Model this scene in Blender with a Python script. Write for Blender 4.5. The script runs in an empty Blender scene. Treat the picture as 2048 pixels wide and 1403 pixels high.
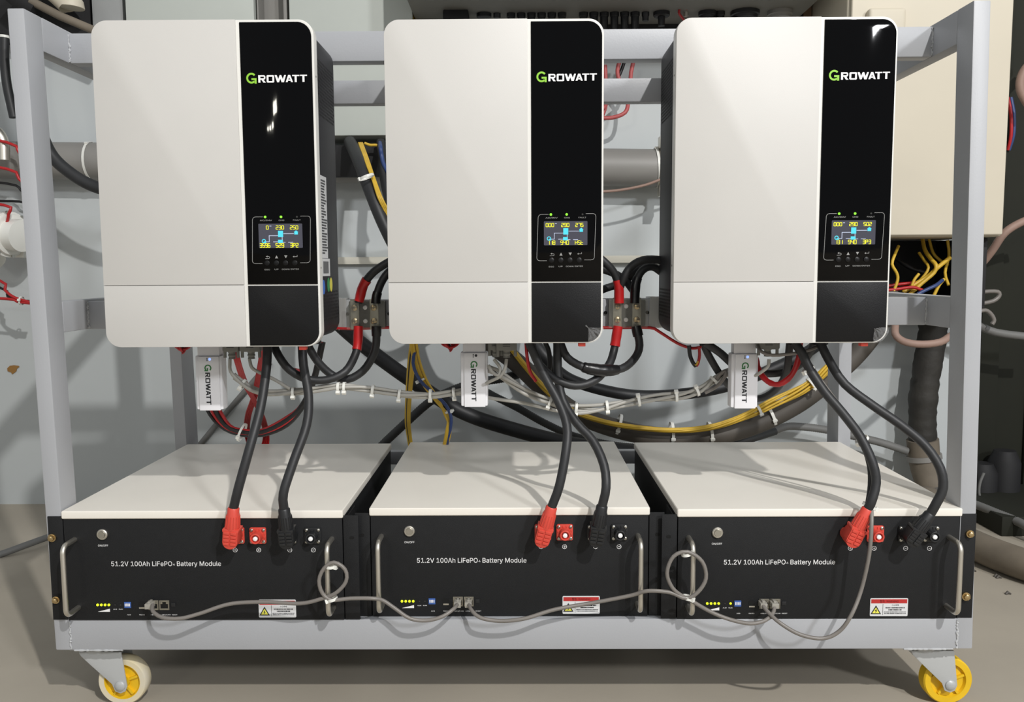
import bpy, bmesh, math, random
from mathutils import Vector, Matrix
random.seed(7)
C = bpy.context.scene.collection
sc = bpy.context.scene

# ------------------------------------------------------------------ camera
FPX, CAM_D, CAM_H = 1730.0, 1.363, 0.731            # focal length in pixels of a 2048 frame
ROLL, YAW, PITCH = 0.0055, 16/FPX, math.atan(166.5/FPX)
fwd = Vector((-math.sin(YAW)*math.cos(PITCH), math.cos(YAW)*math.cos(PITCH), -math.sin(PITCH)))
r0 = Vector((math.cos(YAW), math.sin(YAW), 0)); u0 = r0.cross(fwd)
RT = r0*math.cos(ROLL) - u0*math.sin(ROLL); UP = u0*math.cos(ROLL) + r0*math.sin(ROLL)
CP = Vector((0, -CAM_D, CAM_H))
cd = bpy.data.cameras.new('camera'); cam = bpy.data.objects.new('camera', cd); C.objects.link(cam)
cd.sensor_width = 36; cd.lens = FPX/2048*36; cd.clip_start = 0.02
cam.matrix_world = Matrix(((RT.x, UP.x, -fwd.x, CP.x), (RT.y, UP.y, -fwd.y, CP.y), (RT.z, UP.z, -fwd.z, CP.z), (0, 0, 0, 1)))
sc.camera = cam
sc.view_settings.view_transform = 'Standard'; sc.view_settings.look = 'None'
sc.view_settings.gamma = 1; sc.view_settings.use_curve_mapping = False
sc.view_settings.exposure = 0.0

# ------------------------------------------------------------------ light
w = bpy.data.worlds.new('world'); sc.world = w; w.use_nodes = True
w.node_tree.nodes['Background'].inputs[0].default_value = (0.96, 0.98, 1.0, 1)
w.node_tree.nodes['Background'].inputs[1].default_value = 0.42
def lamp(name, kind, loc, power, size, col=(1, 0.98, 0.95), target=None):
    l = bpy.data.lights.new(name, kind); o = bpy.data.objects.new(name, l); C.objects.link(o)
    o.location = loc; l.energy = power; l.color = col
    if kind == 'POINT': l.shadow_soft_size = size
    else:
        l.size = size; o.rotation_euler = (Vector(target)-Vector(loc)).to_track_quat('-Z', 'Y').to_euler()
    return o
lamp('ceiling_lamp_light', 'POINT', (1.45, -3.05, 3.45), 525, 0.05)
lamp('second_lamp_light', 'AREA', (3.2, -4.5, 3.05), 115, 0.4, (0.97, 0.98, 1), (0, 0, 0.6))
for dx, dz, sz, pw in ((-2.12, 2.47, .20, 14), (-2.30, 2.24, .08, 3), (-2.45, 2.24, .07, 2.4), (-2.58, 2.24, .07, 2.4)):  # lights added far behind the camera for bright spots on the left panel
    lamp('panel_glint_light', 'AREA', (dx, -6.0, dz), pw, sz, (1, .97, .85), (-.4, 0, 1))

# ------------------------------------------------------------------ helpers
def P(px, py, Y):
    """the place on the upright plane at depth Y that the photograph shows at px, py"""
    d = fwd + RT*((px-1024)/FPX) - UP*((py-701.5)/FPX)
    return CP + d*((Y+CAM_D)/d.y)

class MB:
    def __init__(s): s.v = []; s.f = []
    def add(s, vs, fs):
        n = len(s.v); s.v += [tuple(v) for v in vs]; s.f += [tuple(n+i for i in f) for f in fs]; return s
    def box(s, x0, x1, y0, y1, z0, z1):
        x0, x1 = min(x0, x1), max(x0, x1); y0, y1 = min(y0, y1), max(y0, y1); z0, z1 = min(z0, z1), max(z0, z1)
        return s.add([(x0,y0,z0),(x1,y0,z0),(x1,y1,z0),(x0,y1,z0),(x0,y0,z1),(x1,y0,z1),(x1,y1,z1),(x0,y1,z1)],
                     [(0,3,2,1),(4,5,6,7),(0,1,5,4),(1,2,6,5),(2,3,7,6),(3,0,4,7)])
    def hexa(s, b, t):          # four bottom corners, four top corners, counter-clockwise from above
        return s.add(list(b)+list(t), [(0,3,2,1),(4,5,6,7),(0,1,5,4),(1,2,6,5),(2,3,7,6),(3,0,4,7)])
    def prism(s, poly, y0, y1):  # poly of (x, z), counter-clockwise seen from the front; y0 is the front
        n = len(poly)
        vs = [(x, y0, z) for x, z in poly] + [(x, y1, z) for x, z in poly]
        fs = [tuple(range(n)), tuple(range(2*n-1, n-1, -1))]
        fs += [(i, n+i, n+(i+1) % n, (i+1) % n) for i in range(n)]
        return s.add(vs, fs)
    def tube(s, pts, r, n=12, closed=False):
        pts = [Vector(p) for p in pts]; m = len(pts)
        rs = r if isinstance(r, (list, tuple)) else [r]*m
        def tan(i):
            a = pts[(i-1) % m] if closed or i > 0 else pts[i]
            b = pts[(i+1) % m] if closed or i < m-1 else pts[i]
            return (b-a).normalized()
        t = tan(0); nn = t.orthogonal().normalized(); vs = []
        for i in range(m):
            t2 = tan(i); nn = (t.rotation_difference(t2) @ nn); nn = (nn - t2*nn.dot(t2)).normalized(); t = t2
            bb = t.cross(nn)
            for k in range(n):
                a = 2*math.pi*k/n; vs.append(pts[i] + (nn*math.cos(a)+bb*math.sin(a))*rs[i])
        fs = []
        for i in range(m if closed else m-1):
            j = (i+1) % m
            for k in range(n): fs.append((i*n+k, i*n+(k+1) % n, j*n+(k+1) % n, j*n+k))
        if not closed: fs += [tuple(range(n-1, -1, -1)), tuple(range((m-1)*n, m*n))]
        return s.add(vs, fs)
    def rev(s, x, z, prof, n=24):
        k = len(prof); vs = [(x+r*math.cos(2*math.pi*i/n), yy, z+r*math.sin(2*math.pi*i/n)) for i in range(n) for r, yy in prof]
        return s.add(vs, [(i*k+j, i*k+j+1, ((i+1) % n)*k+j+1, ((i+1) % n)*k+j) for i in range(n) for j in range(k-1)])
    def cyl(s, a, b, r, n=20): return s.tube([a, b], r, n)
    def disc(s, c, r, y0, y1, n=24): return s.prism(circ(c[0], c[1], r, n), y0, y1)
    def build(s, name, mat, parent=None, bevel=0, seg=2, smooth=True, ang=35):
        me = bpy.data.meshes.new(name); o = bpy.data.objects.new(name, me); C.objects.link(o)
        if parent is not None:
            o.parent = parent; base = wloc(parent); o.location = (0, 0, 0)
        else:
            k = len(s.v); base = Vector((sum(v[0] for v in s.v)/k, sum(v[1] for v in s.v)/k, min(v[2] for v in s.v))); o.location = base
        me.from_pydata([Vector(v)-base for v in s.v], [], s.f)
        if bevel:
            bm = bmesh.new(); bm.from_mesh(me)
            es = [e for e in bm.edges if len(e.link_faces) == 2 and e.calc_face_angle(0) > math.radians(ang)]
            bmesh.ops.bevel(bm, geom=es, offset=bevel, segments=seg, profile=0.6, affect='EDGES', clamp_overlap=True)
            bm.to_mesh(me); bm.free()
        me.validate(); me.materials.append(mat)
        if smooth:
            for p in me.polygons: p.use_smooth = True
            me.set_sharp_from_angle(angle=math.radians(ang))
        return o
def wloc(o):
    v = o.location.copy()
    while o.parent is not None: o = o.parent; v = v + o.location
    return v
def circ(cx, cz, r, n=24, a0=0.0): return [(cx+r*math.cos(a0+2*math.pi*k/n), cz+r*math.sin(a0+2*math.pi*k/n)) for k in range(n)]
def rr(x0, x1, z0, z1, rad, n=8):
    if not isinstance(rad, (list, tuple)): rad = [rad]*4      # bottom-left, bottom-right, top-right, top-left
    cs = [(x0, z0, 1, 1, math.pi), (x1, z0, -1, 1, 1.5*math.pi), (x1, z1, -1, -1, 0), (x0, z1, 1, -1, .5*math.pi)]
    out = []
    for (x, z, sx, sz, a), r in zip(cs, rad):
        if r <= 0: out.append((x, z)); continue
        for k in range(n+1):
            t = a + .5*math.pi*k/n; out.append((x+sx*r+r*math.cos(t), z+sz*r+r*math.sin(t)))
    return out
def stroke(mb, pl, wd, y0, y1, closed=False):
    """flat ribbon of width wd along the polyline pl of (x, z)"""
    pts = [Vector(p) for p in pl]; m = len(pts); L = []; Rr = []
    for i in range(m):
        a = pts[(i-1) % m] if (closed or i > 0) else None; b = pts[(i+1) % m] if (closed or i < m-1) else None
        d1 = (pts[i]-a).normalized() if a is not None else (b-pts[i]).normalized()
        d2 = (b-pts[i]).normalized() if b is not None else d1
        n1 = Vector((-d1.y, d1.x)); n2 = Vector((-d2.y, d2.x)); nn = (n1+n2)
        nn = n1 if nn.length < 1e-4 else nn.normalized()
        k = wd/2/max(.45, nn.dot(n1)); L.append(pts[i]+nn*k); Rr.append(pts[i]-nn*k)
    for i in range(m if closed else m-1):
        j = (i+1) % m
        mb.prism([tuple(Rr[i]), tuple(Rr[j]), tuple(L[j]), tuple(L[i])], y0, y1)
def smooth_path(pts, step=0.012):
    pts = [Vector(p) for p in pts]
    if len(pts) < 3: return pts
    q = [pts[0]*2-pts[1]] + pts + [pts[-1]*2-pts[-2]]; out = []
    for i in range(1, len(q)-2):
        p0, p1, p2, p3 = q[i-1:i+3]; n = max(3, int((p2-p1).length/step))
        for k in range(n):
            t = k/n
            out.append(.5*((2*p1)+(p2-p0)*t+(2*p0-5*p1+4*p2-p3)*t*t+(3*p1-p0-3*p2+p3)*t**3))
    out.append(pts[-1]); return out
FONT = None
try: FONT = bpy.data.fonts.load(bpy.utils.resource_path('LOCAL') + '/datafiles/fonts/Inter.woff2')   # Blender's own interface face
except Exception: FONT = None
def text(s, x, y, z, h, width=None, bold=0.0, align='LEFT', name='lettering', mat=None, parent=None, into=None, rotx=None):
    cu = bpy.data.curves.new('t', 'FONT'); cu.body = s
    if FONT is not None and all(ord(c) < 256 for c in s): cu.font = FONT
    cu.offset = min(bold*.5, .004); cu.size = 1; cu.extrude = 0; cu.resolution_u = 3
    o = bpy.data.objects.new('t', cu); C.objects.link(o)
    dg = bpy.context.evaluated_depsgraph_get(); me = bpy.data.meshes.new_from_object(o.evaluated_get(dg))
    vs = [v.co.copy() for v in me.vertices]; fs = [tuple(p.vertices) for p in me.polygons]
    bpy.data.objects.remove(o); bpy.data.curves.remove(cu)
    if not vs: return into
    x0, x1 = min(v.x for v in vs), max(v.x for v in vs); capz = 0.72
    k = h/capz; kx = k if width is None else width/(x1-x0)
    off = {'LEFT': -x0*kx, 'CENTER': -(x0+x1)/2*kx}[align]
    mb = into if into is not None else MB()
    mb.add([(x+v.x*kx+off, y, z+v.y*k) for v in vs], fs)
    bpy.data.meshes.remove(me)
    if into is None: mb.build(name, mat, parent, smooth=False)
    return mb
def tag(o, label, cat, group=None, kind=None):
    if label: o['label'] = label
    if cat: o['category'] = cat
    if group: o['group'] = group
    if kind: o['kind'] = kind
    return o
def thing(name, loc, label, cat, group=None):
    o = bpy.data.objects.new(name, None); o.empty_display_size = .02; C.objects.link(o); o.location = loc
    return tag(o, label, cat, group)
def struct(mb, name, mat, **k):
    o = mb.build(name, mat, **k); o['kind'] = 'structure'; return o

# ------------------------------------------------------------------ materials
def srgb(r, g, b):
    f = lambda c: (c/255)/12.92 if c <= 10 else ((c/255+.055)/1.055)**2.4
    return (f(r), f(g), f(b), 1)
def mat(name, col, rough=.5, metal=0, var=.06, scale=12, bump=0, bscale=200, spec=.5, col2=None, emit=None, es=1, alpha=None, coat=0, trans=0, dist=.001):
    m = bpy.data.materials.new(name); m.use_nodes = True; nt = m.node_tree; b = nt.nodes['Principled BSDF']
    c = srgb(*col); b.inputs['Roughness'].default_value = rough; b.inputs['Metallic'].default_value = metal
    b.inputs['Specular IOR Level'].default_value = spec; b.inputs['Coat Weight'].default_value = coat
    b.inputs['Base Color'].default_value = c; b.inputs['Transmission Weight'].default_value = trans
    tc = nt.nodes.new('ShaderNodeTexCoord')
    if var or col2:
        n = nt.nodes.new('ShaderNodeTexNoise'); n.inputs['Scale'].default_value = scale; n.inputs['Detail'].default_value = 6
        nt.links.new(tc.outputs['Object'], n.inputs['Vector'])
        r = nt.nodes.new('ShaderNodeValToRGB'); r.color_ramp.elements[0].position = .3; r.color_ramp.elements[1].position = .7
        c2 = srgb(*col2) if col2 else tuple(min(1, x*(1+var)) for x in c[:3])+(1,)
        r.color_ramp.elements[0].color = tuple(x*(1-var) for x in c[:3])+(1,); r.color_ramp.elements[1].color = c2
        nt.links.new(n.outputs['Fac'], r.inputs['Fac']); nt.links.new(r.outputs['Color'], b.inputs['Base Color'])
    if bump:
        n2 = nt.nodes.new('ShaderNodeTexNoise'); n2.inputs['Scale'].default_value = bscale; n2.inputs['Detail'].default_value = 3
        nt.links.new(tc.outputs['Object'], n2.inputs['Vector'])
        bp = nt.nodes.new('ShaderNodeBump'); bp.inputs['Strength'].default_value = bump; bp.inputs['Distance'].default_value = dist
        nt.links.new(n2.outputs['Fac'], bp.inputs['Height']); nt.links.new(bp.outputs['Normal'], b.inputs['Normal'])
    if emit: b.inputs['Emission Color'].default_value = srgb(*emit); b.inputs['Emission Strength'].default_value = es
    if alpha is not None: b.inputs['Alpha'].default_value = alpha
    return m
white = mat('white_powder_coat', (197, 195, 191), .45, var=.015, scale=9, bump=.08, bscale=900)
white_edge = mat('white_plastic_edge', (222, 221, 216), .35, var=.01)
black_body = mat('black_steel_case', (34, 34, 38), .5, spec=.35, bump=.1, bscale=700)
gloss = mat('glossy_black_film_panel', (2, 2, 3), .04, var=0, bump=.035, bscale=22, dist=.002, spec=.16)
semi = mat('black_lower_panel', (8, 8, 10), .4, spec=.3, var=.05, bump=.15, bscale=800)
hole = mat('dark_vent_hole', (4, 4, 4), .9, var=0)
green = mat('logo_green', (140, 200, 55), .5, var=0)
dkgreen = mat('logo_dark_green', (45, 120, 60), .5, var=0)
letter = mat('white_print', (235, 235, 235), .5, var=0)
dim = mat('grey_print', (150, 150, 148), .5, var=0)
ink = mat('dark_ink', (30, 32, 38), .5, var=0)
lcd_bg = mat('lcd_glass', (40, 40, 46), .15, var=0, emit=(70, 70, 80), es=.8)
seg_y = mat('lcd_yellow_segment', (60, 60, 10), .4, var=0, emit=(238, 236, 40), es=1.15)
seg_c = mat('lcd_cyan_segment', (10, 60, 70), .4, var=0, emit=(80, 215, 232), es=1.1)
seg_w = mat('lcd_white_segment', (60, 60, 70), .4, var=0, emit=(215, 225, 250), es=1)
led_g = mat('green_led', (20, 60, 5), .3, var=0, emit=(150, 250, 60), es=1.3)
led_y = mat('yellow_green_led', (60, 60, 5), .3, var=0, emit=(225, 245, 40), es=1.4)
led_off = mat('unlit_led', (48, 48, 46), .3, var=0)
led_b = mat('blue_led', (120, 150, 240), .3, var=0, emit=(150, 180, 255), es=1)
frame_m = mat('blue_grey_paint', (168, 170, 174), .42, var=.03, scale=5, bump=.12, bscale=350)
weld_m = mat('painted_weld', (182, 184, 186), .3, var=.1, bump=.4, bscale=400)
wall_m = mat('pale_grey_wall_paint', (192, 197, 198), .7, var=.035, scale=2.2, bump=.15, bscale=60)
floor_m = mat('dusty_concrete', (168, 160, 146), .8, var=.07, scale=3.5, bump=.2, bscale=90)
door_m = mat('dark_green_sheet', (22, 24, 12), .8, var=.25, scale=4)
lid_m = mat('white_lid_enamel', (237, 232, 222), .4, var=.02, scale=6, bump=.06, bscale=700)
bat_m = mat('black_textured_steel', (22, 23, 25), .6, var=.08, spec=.35, scale=60, bump=.3, bscale=1200)
steel = mat('brushed_steel', (214, 210, 200), .42, 1, var=.05)
brass = mat('zinc_yellow_bolt', (196, 172, 128), .3, 1, var=.1)
screw_m = mat('steel_screw', (190, 188, 180), .3, 1, var=.1)
red_p = mat('red_orange_plastic', (212, 74, 60), .45, var=.05)
blk_p = mat('black_plastic', (30, 31, 33), .45, var=.08)
pin_m = mat('white_pin_cap', (245, 245, 245), .4, var=0)
rubber = mat('black_cable_sheath', (38, 39, 41), .5, var=.12, scale=30, bump=.1, bscale=300)
tape_m = mat('black_electrical_tape', (24, 24, 26), .3, var=.15, scale=60, bump=.5, bscale=70)
shrink_r = mat('red_heat_shrink', (196, 36, 38), .35, var=.12, scale=60, bump=.5, bscale=90)
red_w = mat('red_wire', (178, 30, 34), .4, var=.1)
black_w = mat('black_wire', (22, 22, 24), .45, var=.1)
yel_w = mat('yellow_wire', (212, 174, 56), .45, var=.12, scale=25)
blue_w = mat('blue_wire', (50, 70, 120), .45, var=.1)
grey_c = mat('grey_data_cable', (122, 117, 112), .4, var=.04)
grey_c2 = mat('pale_grey_cable', (166, 164, 157), .45, var=.05)
tie_m = mat('white_nylon', (232, 232, 226), .4, var=.03)
hose_m = mat('dusty_black_hose', (80, 75, 69), .6, var=.2, scale=12)
corr_m = mat('grey_corrugated_conduit', (112, 112, 110), .6, var=.1)
corrd_m = mat('dark_corrugated_conduit', (60, 61, 61), .6, var=.1)
pipe_m = mat('grey_pvc_pipe', (138, 136, 132), .5, var=.06, scale=6)
pink_c = mat('brown_pink_cable', (150, 124, 112), .6, var=.1)
cab_m = mat('grey_green_cabinet', (184, 189, 183), .5, var=.02)
cream_m = mat('cream_cabinet', (204, 196, 178), .55, var=.04, scale=3)
trunk_m = mat('cream_trunking', (206, 203, 190), .5, var=.04)
dark_m = mat('dark_equipment_and_shade', (22, 22, 24), .7, var=.15)
under_m = mat('grey_equipment_underside', (120, 118, 112), .6, var=.05)
brown_m = mat('brown_board', (112, 88, 64), .8, var=.12)
duct_m = mat('taped_dark_duct', (48, 46, 42), .7, var=.35, scale=14, bump=.5, bscale=40, dist=.004)
duct_l = mat('dusty_brown_duct', (116, 107, 94), .75, var=.15, scale=14, bump=.3, bscale=50)
grey_p = mat('grey_connector_plastic', (128, 128, 122), .5, var=.05)
dongle_m = mat('white_dongle_plastic', (234, 234, 238), .35, var=.01)
nickel = mat('nickel_port', (150, 145, 132), .35, .6, var=.05)
clear_m = mat('clear_plug_plastic', (190, 186, 176), .15, var=.05, trans=.35)
cover_m = mat('smoky_clear_cover', (190, 190, 180), .1, var=0, alpha=.10)
film_m = mat('clear_wrinkled_film', (220, 220, 220), .05, var=0, alpha=.16, bump=1, bscale=90, dist=.004)
wrap_m = mat('translucent_packing_tape', (205, 205, 202), .2, var=.1, alpha=.55, bump=.6, bscale=50)
tblock_m = mat('terminal_block_base', (62, 60, 56), .5, var=.1)
lug_m = mat('tinned_lug', (150, 146, 130), .35, .7, var=.1)
dip_m = mat('blue_dip_switch', (60, 95, 165), .4, var=0)
label_m = mat('silver_white_label', (214, 215, 216), .4, var=.02)
lab_red = mat('label_red', (178, 42, 40), .5, var=.05)
lab_drk = mat('label_dark_red', (110, 20, 20), .5, var=0)
lab_yel = mat('label_yellow', (235, 230, 90), .5, var=0)
stk_b = mat('blue_sticker', (55, 110, 200), .5, var=0); stk_g = mat('green_sticker', (50, 140, 80), .5, var=0); stk_y = mat('yellow_sticker', (225, 215, 80), .5, var=0)
wheel_y = mat('yellow_nylon_wheel', (228, 186, 30), .45, var=.08, scale=20)
wheel_w = mat('worn_pale_wheel_tread', (214, 208, 192), .5, var=.05, scale=20, col2=(222, 206, 160))
cast_m = mat('grey_caster_steel', (178, 180, 180), .4, .1, var=.04)
stain_m = mat('brown_stain', (150, 110, 55), .7, var=.2)

# ------------------------------------------------------------------ the room
struct(MB().box(-4, 4, -4, 1.285, -.1, 0), 'floor', floor_m)
struct(MB().box(-4, 1.385, 1.285, 1.4, 0, 4), 'wall_back', wall_m)
dm = MB().box(1.385, 3.2, 1.30, 1.4, 0, 4)
for k in range(12): dm.box(1.41+k*.15, 1.47+k*.15, 1.285, 1.305, 0.02, 3.9)
struct(dm, 'door_1', door_m, bevel=.008)
tag(MB().prism([(P(x, y, 1.284).x, P(x, y, 1.284).z) for x, y in [(16,742),(15,736),(20,731),(28,730),(37,731),(39,733),(34,737),(33,742),(29,745),(25,748),(23,744)]][::-1], 1.282, 1.284).build('rust_stain', stain_m),
    'brown rust stain on the pale wall left of the rack', 'stain')

# ------------------------------------------------------------------ rolling frame
def lean(z): return -0.0176*(z-.109)       # the frame leans a little to the left
FX0, FX1 = -.766, .735
Zb, Zt = .109, 1.131
fr = thing('rolling_rack_frame', (0, .3, .109), 'blue-grey welded square-tube rack on yellow casters carrying batteries and inverters', 'rack')
def vpost(x0, x1, y0, y1, z0, z1, name):
    m = MB(); a, b = lean(z0), lean(z1)
    m.hexa([(x0+a,y0,z0),(x1+a,y0,z0),(x1+a,y1,z0),(x0+a,y1,z0)], [(x0+b,y0,z1),(x1+b,y0,z1),(x1+b,y1,z1),(x0+b,y1,z1)])
    return m.build(name, frame_m, fr, bevel=.0025)
vpost(FX0, FX0+.026, 0, .05, Zb, Zt, 'front_post'); vpost(FX1-.026, FX1, 0, .05, Zb, Zt, 'front_post')
vpost(FX0, FX0+.026, .53, .60, Zb, Zt, 'rear_post'); vpost(FX1-.028, FX1, .53, .60, Zb, Zt, 'rear_post')
def rail(x0, x1, y0, y1, z0, z1, name): return MB().box(x0, x1, y0, y1, z0, z1).build(name, frame_m, fr, bevel=.0025)
rail(FX0+.0255, FX1-.0255, 0, .05, .109, .1605, 'bottom_rail')
rail(FX0+.0255, FX1-.0255, .55, .60, .109, .1605, 'bottom_rail')
rail(FX0+.03, FX1-.03, .576, .60, .285, .315, 'rear_rail')
for x in (FX0+.0, FX1-.026): rail(x, x+.026, .05, .53, .109, .1605, 'bottom_side_beam')
for x in (-.5, .0, .48): rail(x, x+.03, .05, .55, .13, .1595, 'battery_support_bar')
TL = lean(1.1); ML = lean(.65)
for x in (FX0+TL, FX1-.026+TL):
    rail(x, x+.026, .05, .53, 1.078, 1.131, 'top_side_beam')
for x in (FX0+ML, FX1-.026+ML): rail(x, x+.026, .05, .53, .629, .68, 'middle_side_beam')
rail(FX0+.026+TL, FX1-.026+TL, .13, .16, 1.078, 1.1275, 'upper_rail')
rail(-.60, .535, .13, .155, 1.008, 1.047, 'hanging_rail')
for x in (-.58, -.02, .49): rail(x, x+.03, .156, .166, 1.008, 1.08, 'hanging_strap')
rail(FX0+.026+ML, FX1-.026+ML, .13, .16, .629, .677, 'middle_rail')
def weld(a, b, name='weld_bead'):
    a = Vector(a); b = Vector(b); n = 22; pts = []; rs = []
    for i in range(n+1):
        p = a.lerp(b, i/n); pts.append(p+Vector((random.uniform(-.0012,.0012), 0, 0))); rs.append(random.uniform(.0008, .0024))
    MB().tube(pts, rs, 7).build(name, weld_m, fr)
weld((FX0+.026, -.0002, .111), (FX0+.026, -.0002, .158)); weld((FX1-.026, -.0002, .111), (FX1-.026, -.0002, .158))
weld((FX0+.0268+TL, .1295, 1.08), (FX0+.0268+TL, .1295, 1.125)); weld((FX1-.0268+TL, .1295, 1.08), (FX1-.0268+TL, .1295, 1.125))
weld((FX0+.0268+ML, .1295, .631), (FX0+.0268+ML, .1295, .675)); weld((FX1-.0268+ML, .1295, .631), (FX1-.0268+ML, .1295, .675))
weld((FX0+.03, .001, .1085), (FX0+.11, .001, .1085)); weld((FX1-.11, .001, .1085), (FX1-.03, .001, .1085))

def caster(wx, y, pale):
    hub = Vector((wx, y, .041)); c = bpy.data.objects.new('caster', None); C.objects.link(c); c.parent = fr
    c.location = Vector((wx-.035, y, .1))-fr.location
    c.empty_display_size = .02
    mx = wx-.034
    MB().box(mx-.042, mx+.03, y-.03, y+.03, .1035, .1092).build('mounting_plate', cast_m, c, bevel=.001)
    MB().cyl((mx-.008, y, .094), (mx-.008, y, .104), .022).build('swivel_race', cast_m, c)
    fk = MB()
    prof = [(wx-.014, .040), (wx-.009, .027), (wx, .0235), (wx+.008, .027), (wx+.0115, .036), (wx+.004, .0955), (mx-.033, .0955), (mx-.03, .089), (mx-.013, .072)]
    fk.prism(prof, y-.0185, y-.016); fk.prism(prof, y+.016, y+.0185)
    fk.box(mx-.033, wx+.004, y-.018, y+.018, .0935, .0957)
    fk.build('fork', cast_m, c, bevel=.0006)
    n = 48; W = MB(); R0, R1, R2 = .0405, .0385, .0295
    prof = [(R1, -.0115), (R0, -.0090), (R0, .0090), (R1, .0115), (R2, .0115), (R2-.002, .006), (.012, .006), (.012, .0115), (.004, .0115), (.004, -.0115), (.012, -.0115), (.012, -.006), (R2-.002, -.006), (R2, -.0115)]
    def rev(mb, pr):
        k = len(pr); vs = []
        for i in range(n):
            a = 2*math.pi*i/n
            for r, yy in pr: vs.append((wx+r*math.cos(a), y+yy, .0405+r*math.sin(a)))
        fs = [(i*k+j, i*k+(j+1) % k, ((i+1) % n)*k+(j+1) % k, ((i+1) % n)*k+j) for i in range(n) for j in range(k)]
        mb.add(vs, fs)
    rev(W, prof)
    for s in range(5):
        a = s*2*math.pi/5+.35
        for sy in (-1, 1):
            d = Vector((math.cos(a), 0, math.sin(a))); t = Vector((-math.sin(a), 0, math.cos(a)))*.0018; o = Vector((wx, y, .0405))
            q = [o+d*.011-t, o+d*.0275-t, o+d*.0275+t, o+d*.011+t]
            W.hexa([v+Vector((0, sy*.0045, 0)) for v in q], [v+Vector((0, sy*.011, 0)) for v in q])
    W.build('wheel', wheel_y, c)
    if pale:
        T = MB(); rev(T, [(R1+.0005, -.012), (R0+.0004, -.0092), (R0+.0004, .0092), (R1+.0005, .012), (R2+.001, .0118), (R2+.001, .0112), (R1-.001, .0112), (R1-.001, -.0112), (R2+.001, -.0112), (R2+.001, -.0118)])
        tr = T.build('tread', wheel_w, c); tr['label'] = 'worn off-white tread'
    ax = MB(); ax.cyl((wx, y-.022, .037), (wx, y+.022, .037), .0035)
    ax.tube([(wx, y-.0183, .037), (wx, y-.0205, .037), (wx, y-.0225, .037), (wx, y-.0232, .037)], [.0088, .0084, .006, .002], 20)
    ax.build('axle_bolt', screw_m if False else cast_m, c)
caster(-.673, .04, True); caster(.713, .04, False); caster(-.673, .56, False); caster(.713, .56, False)

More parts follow.
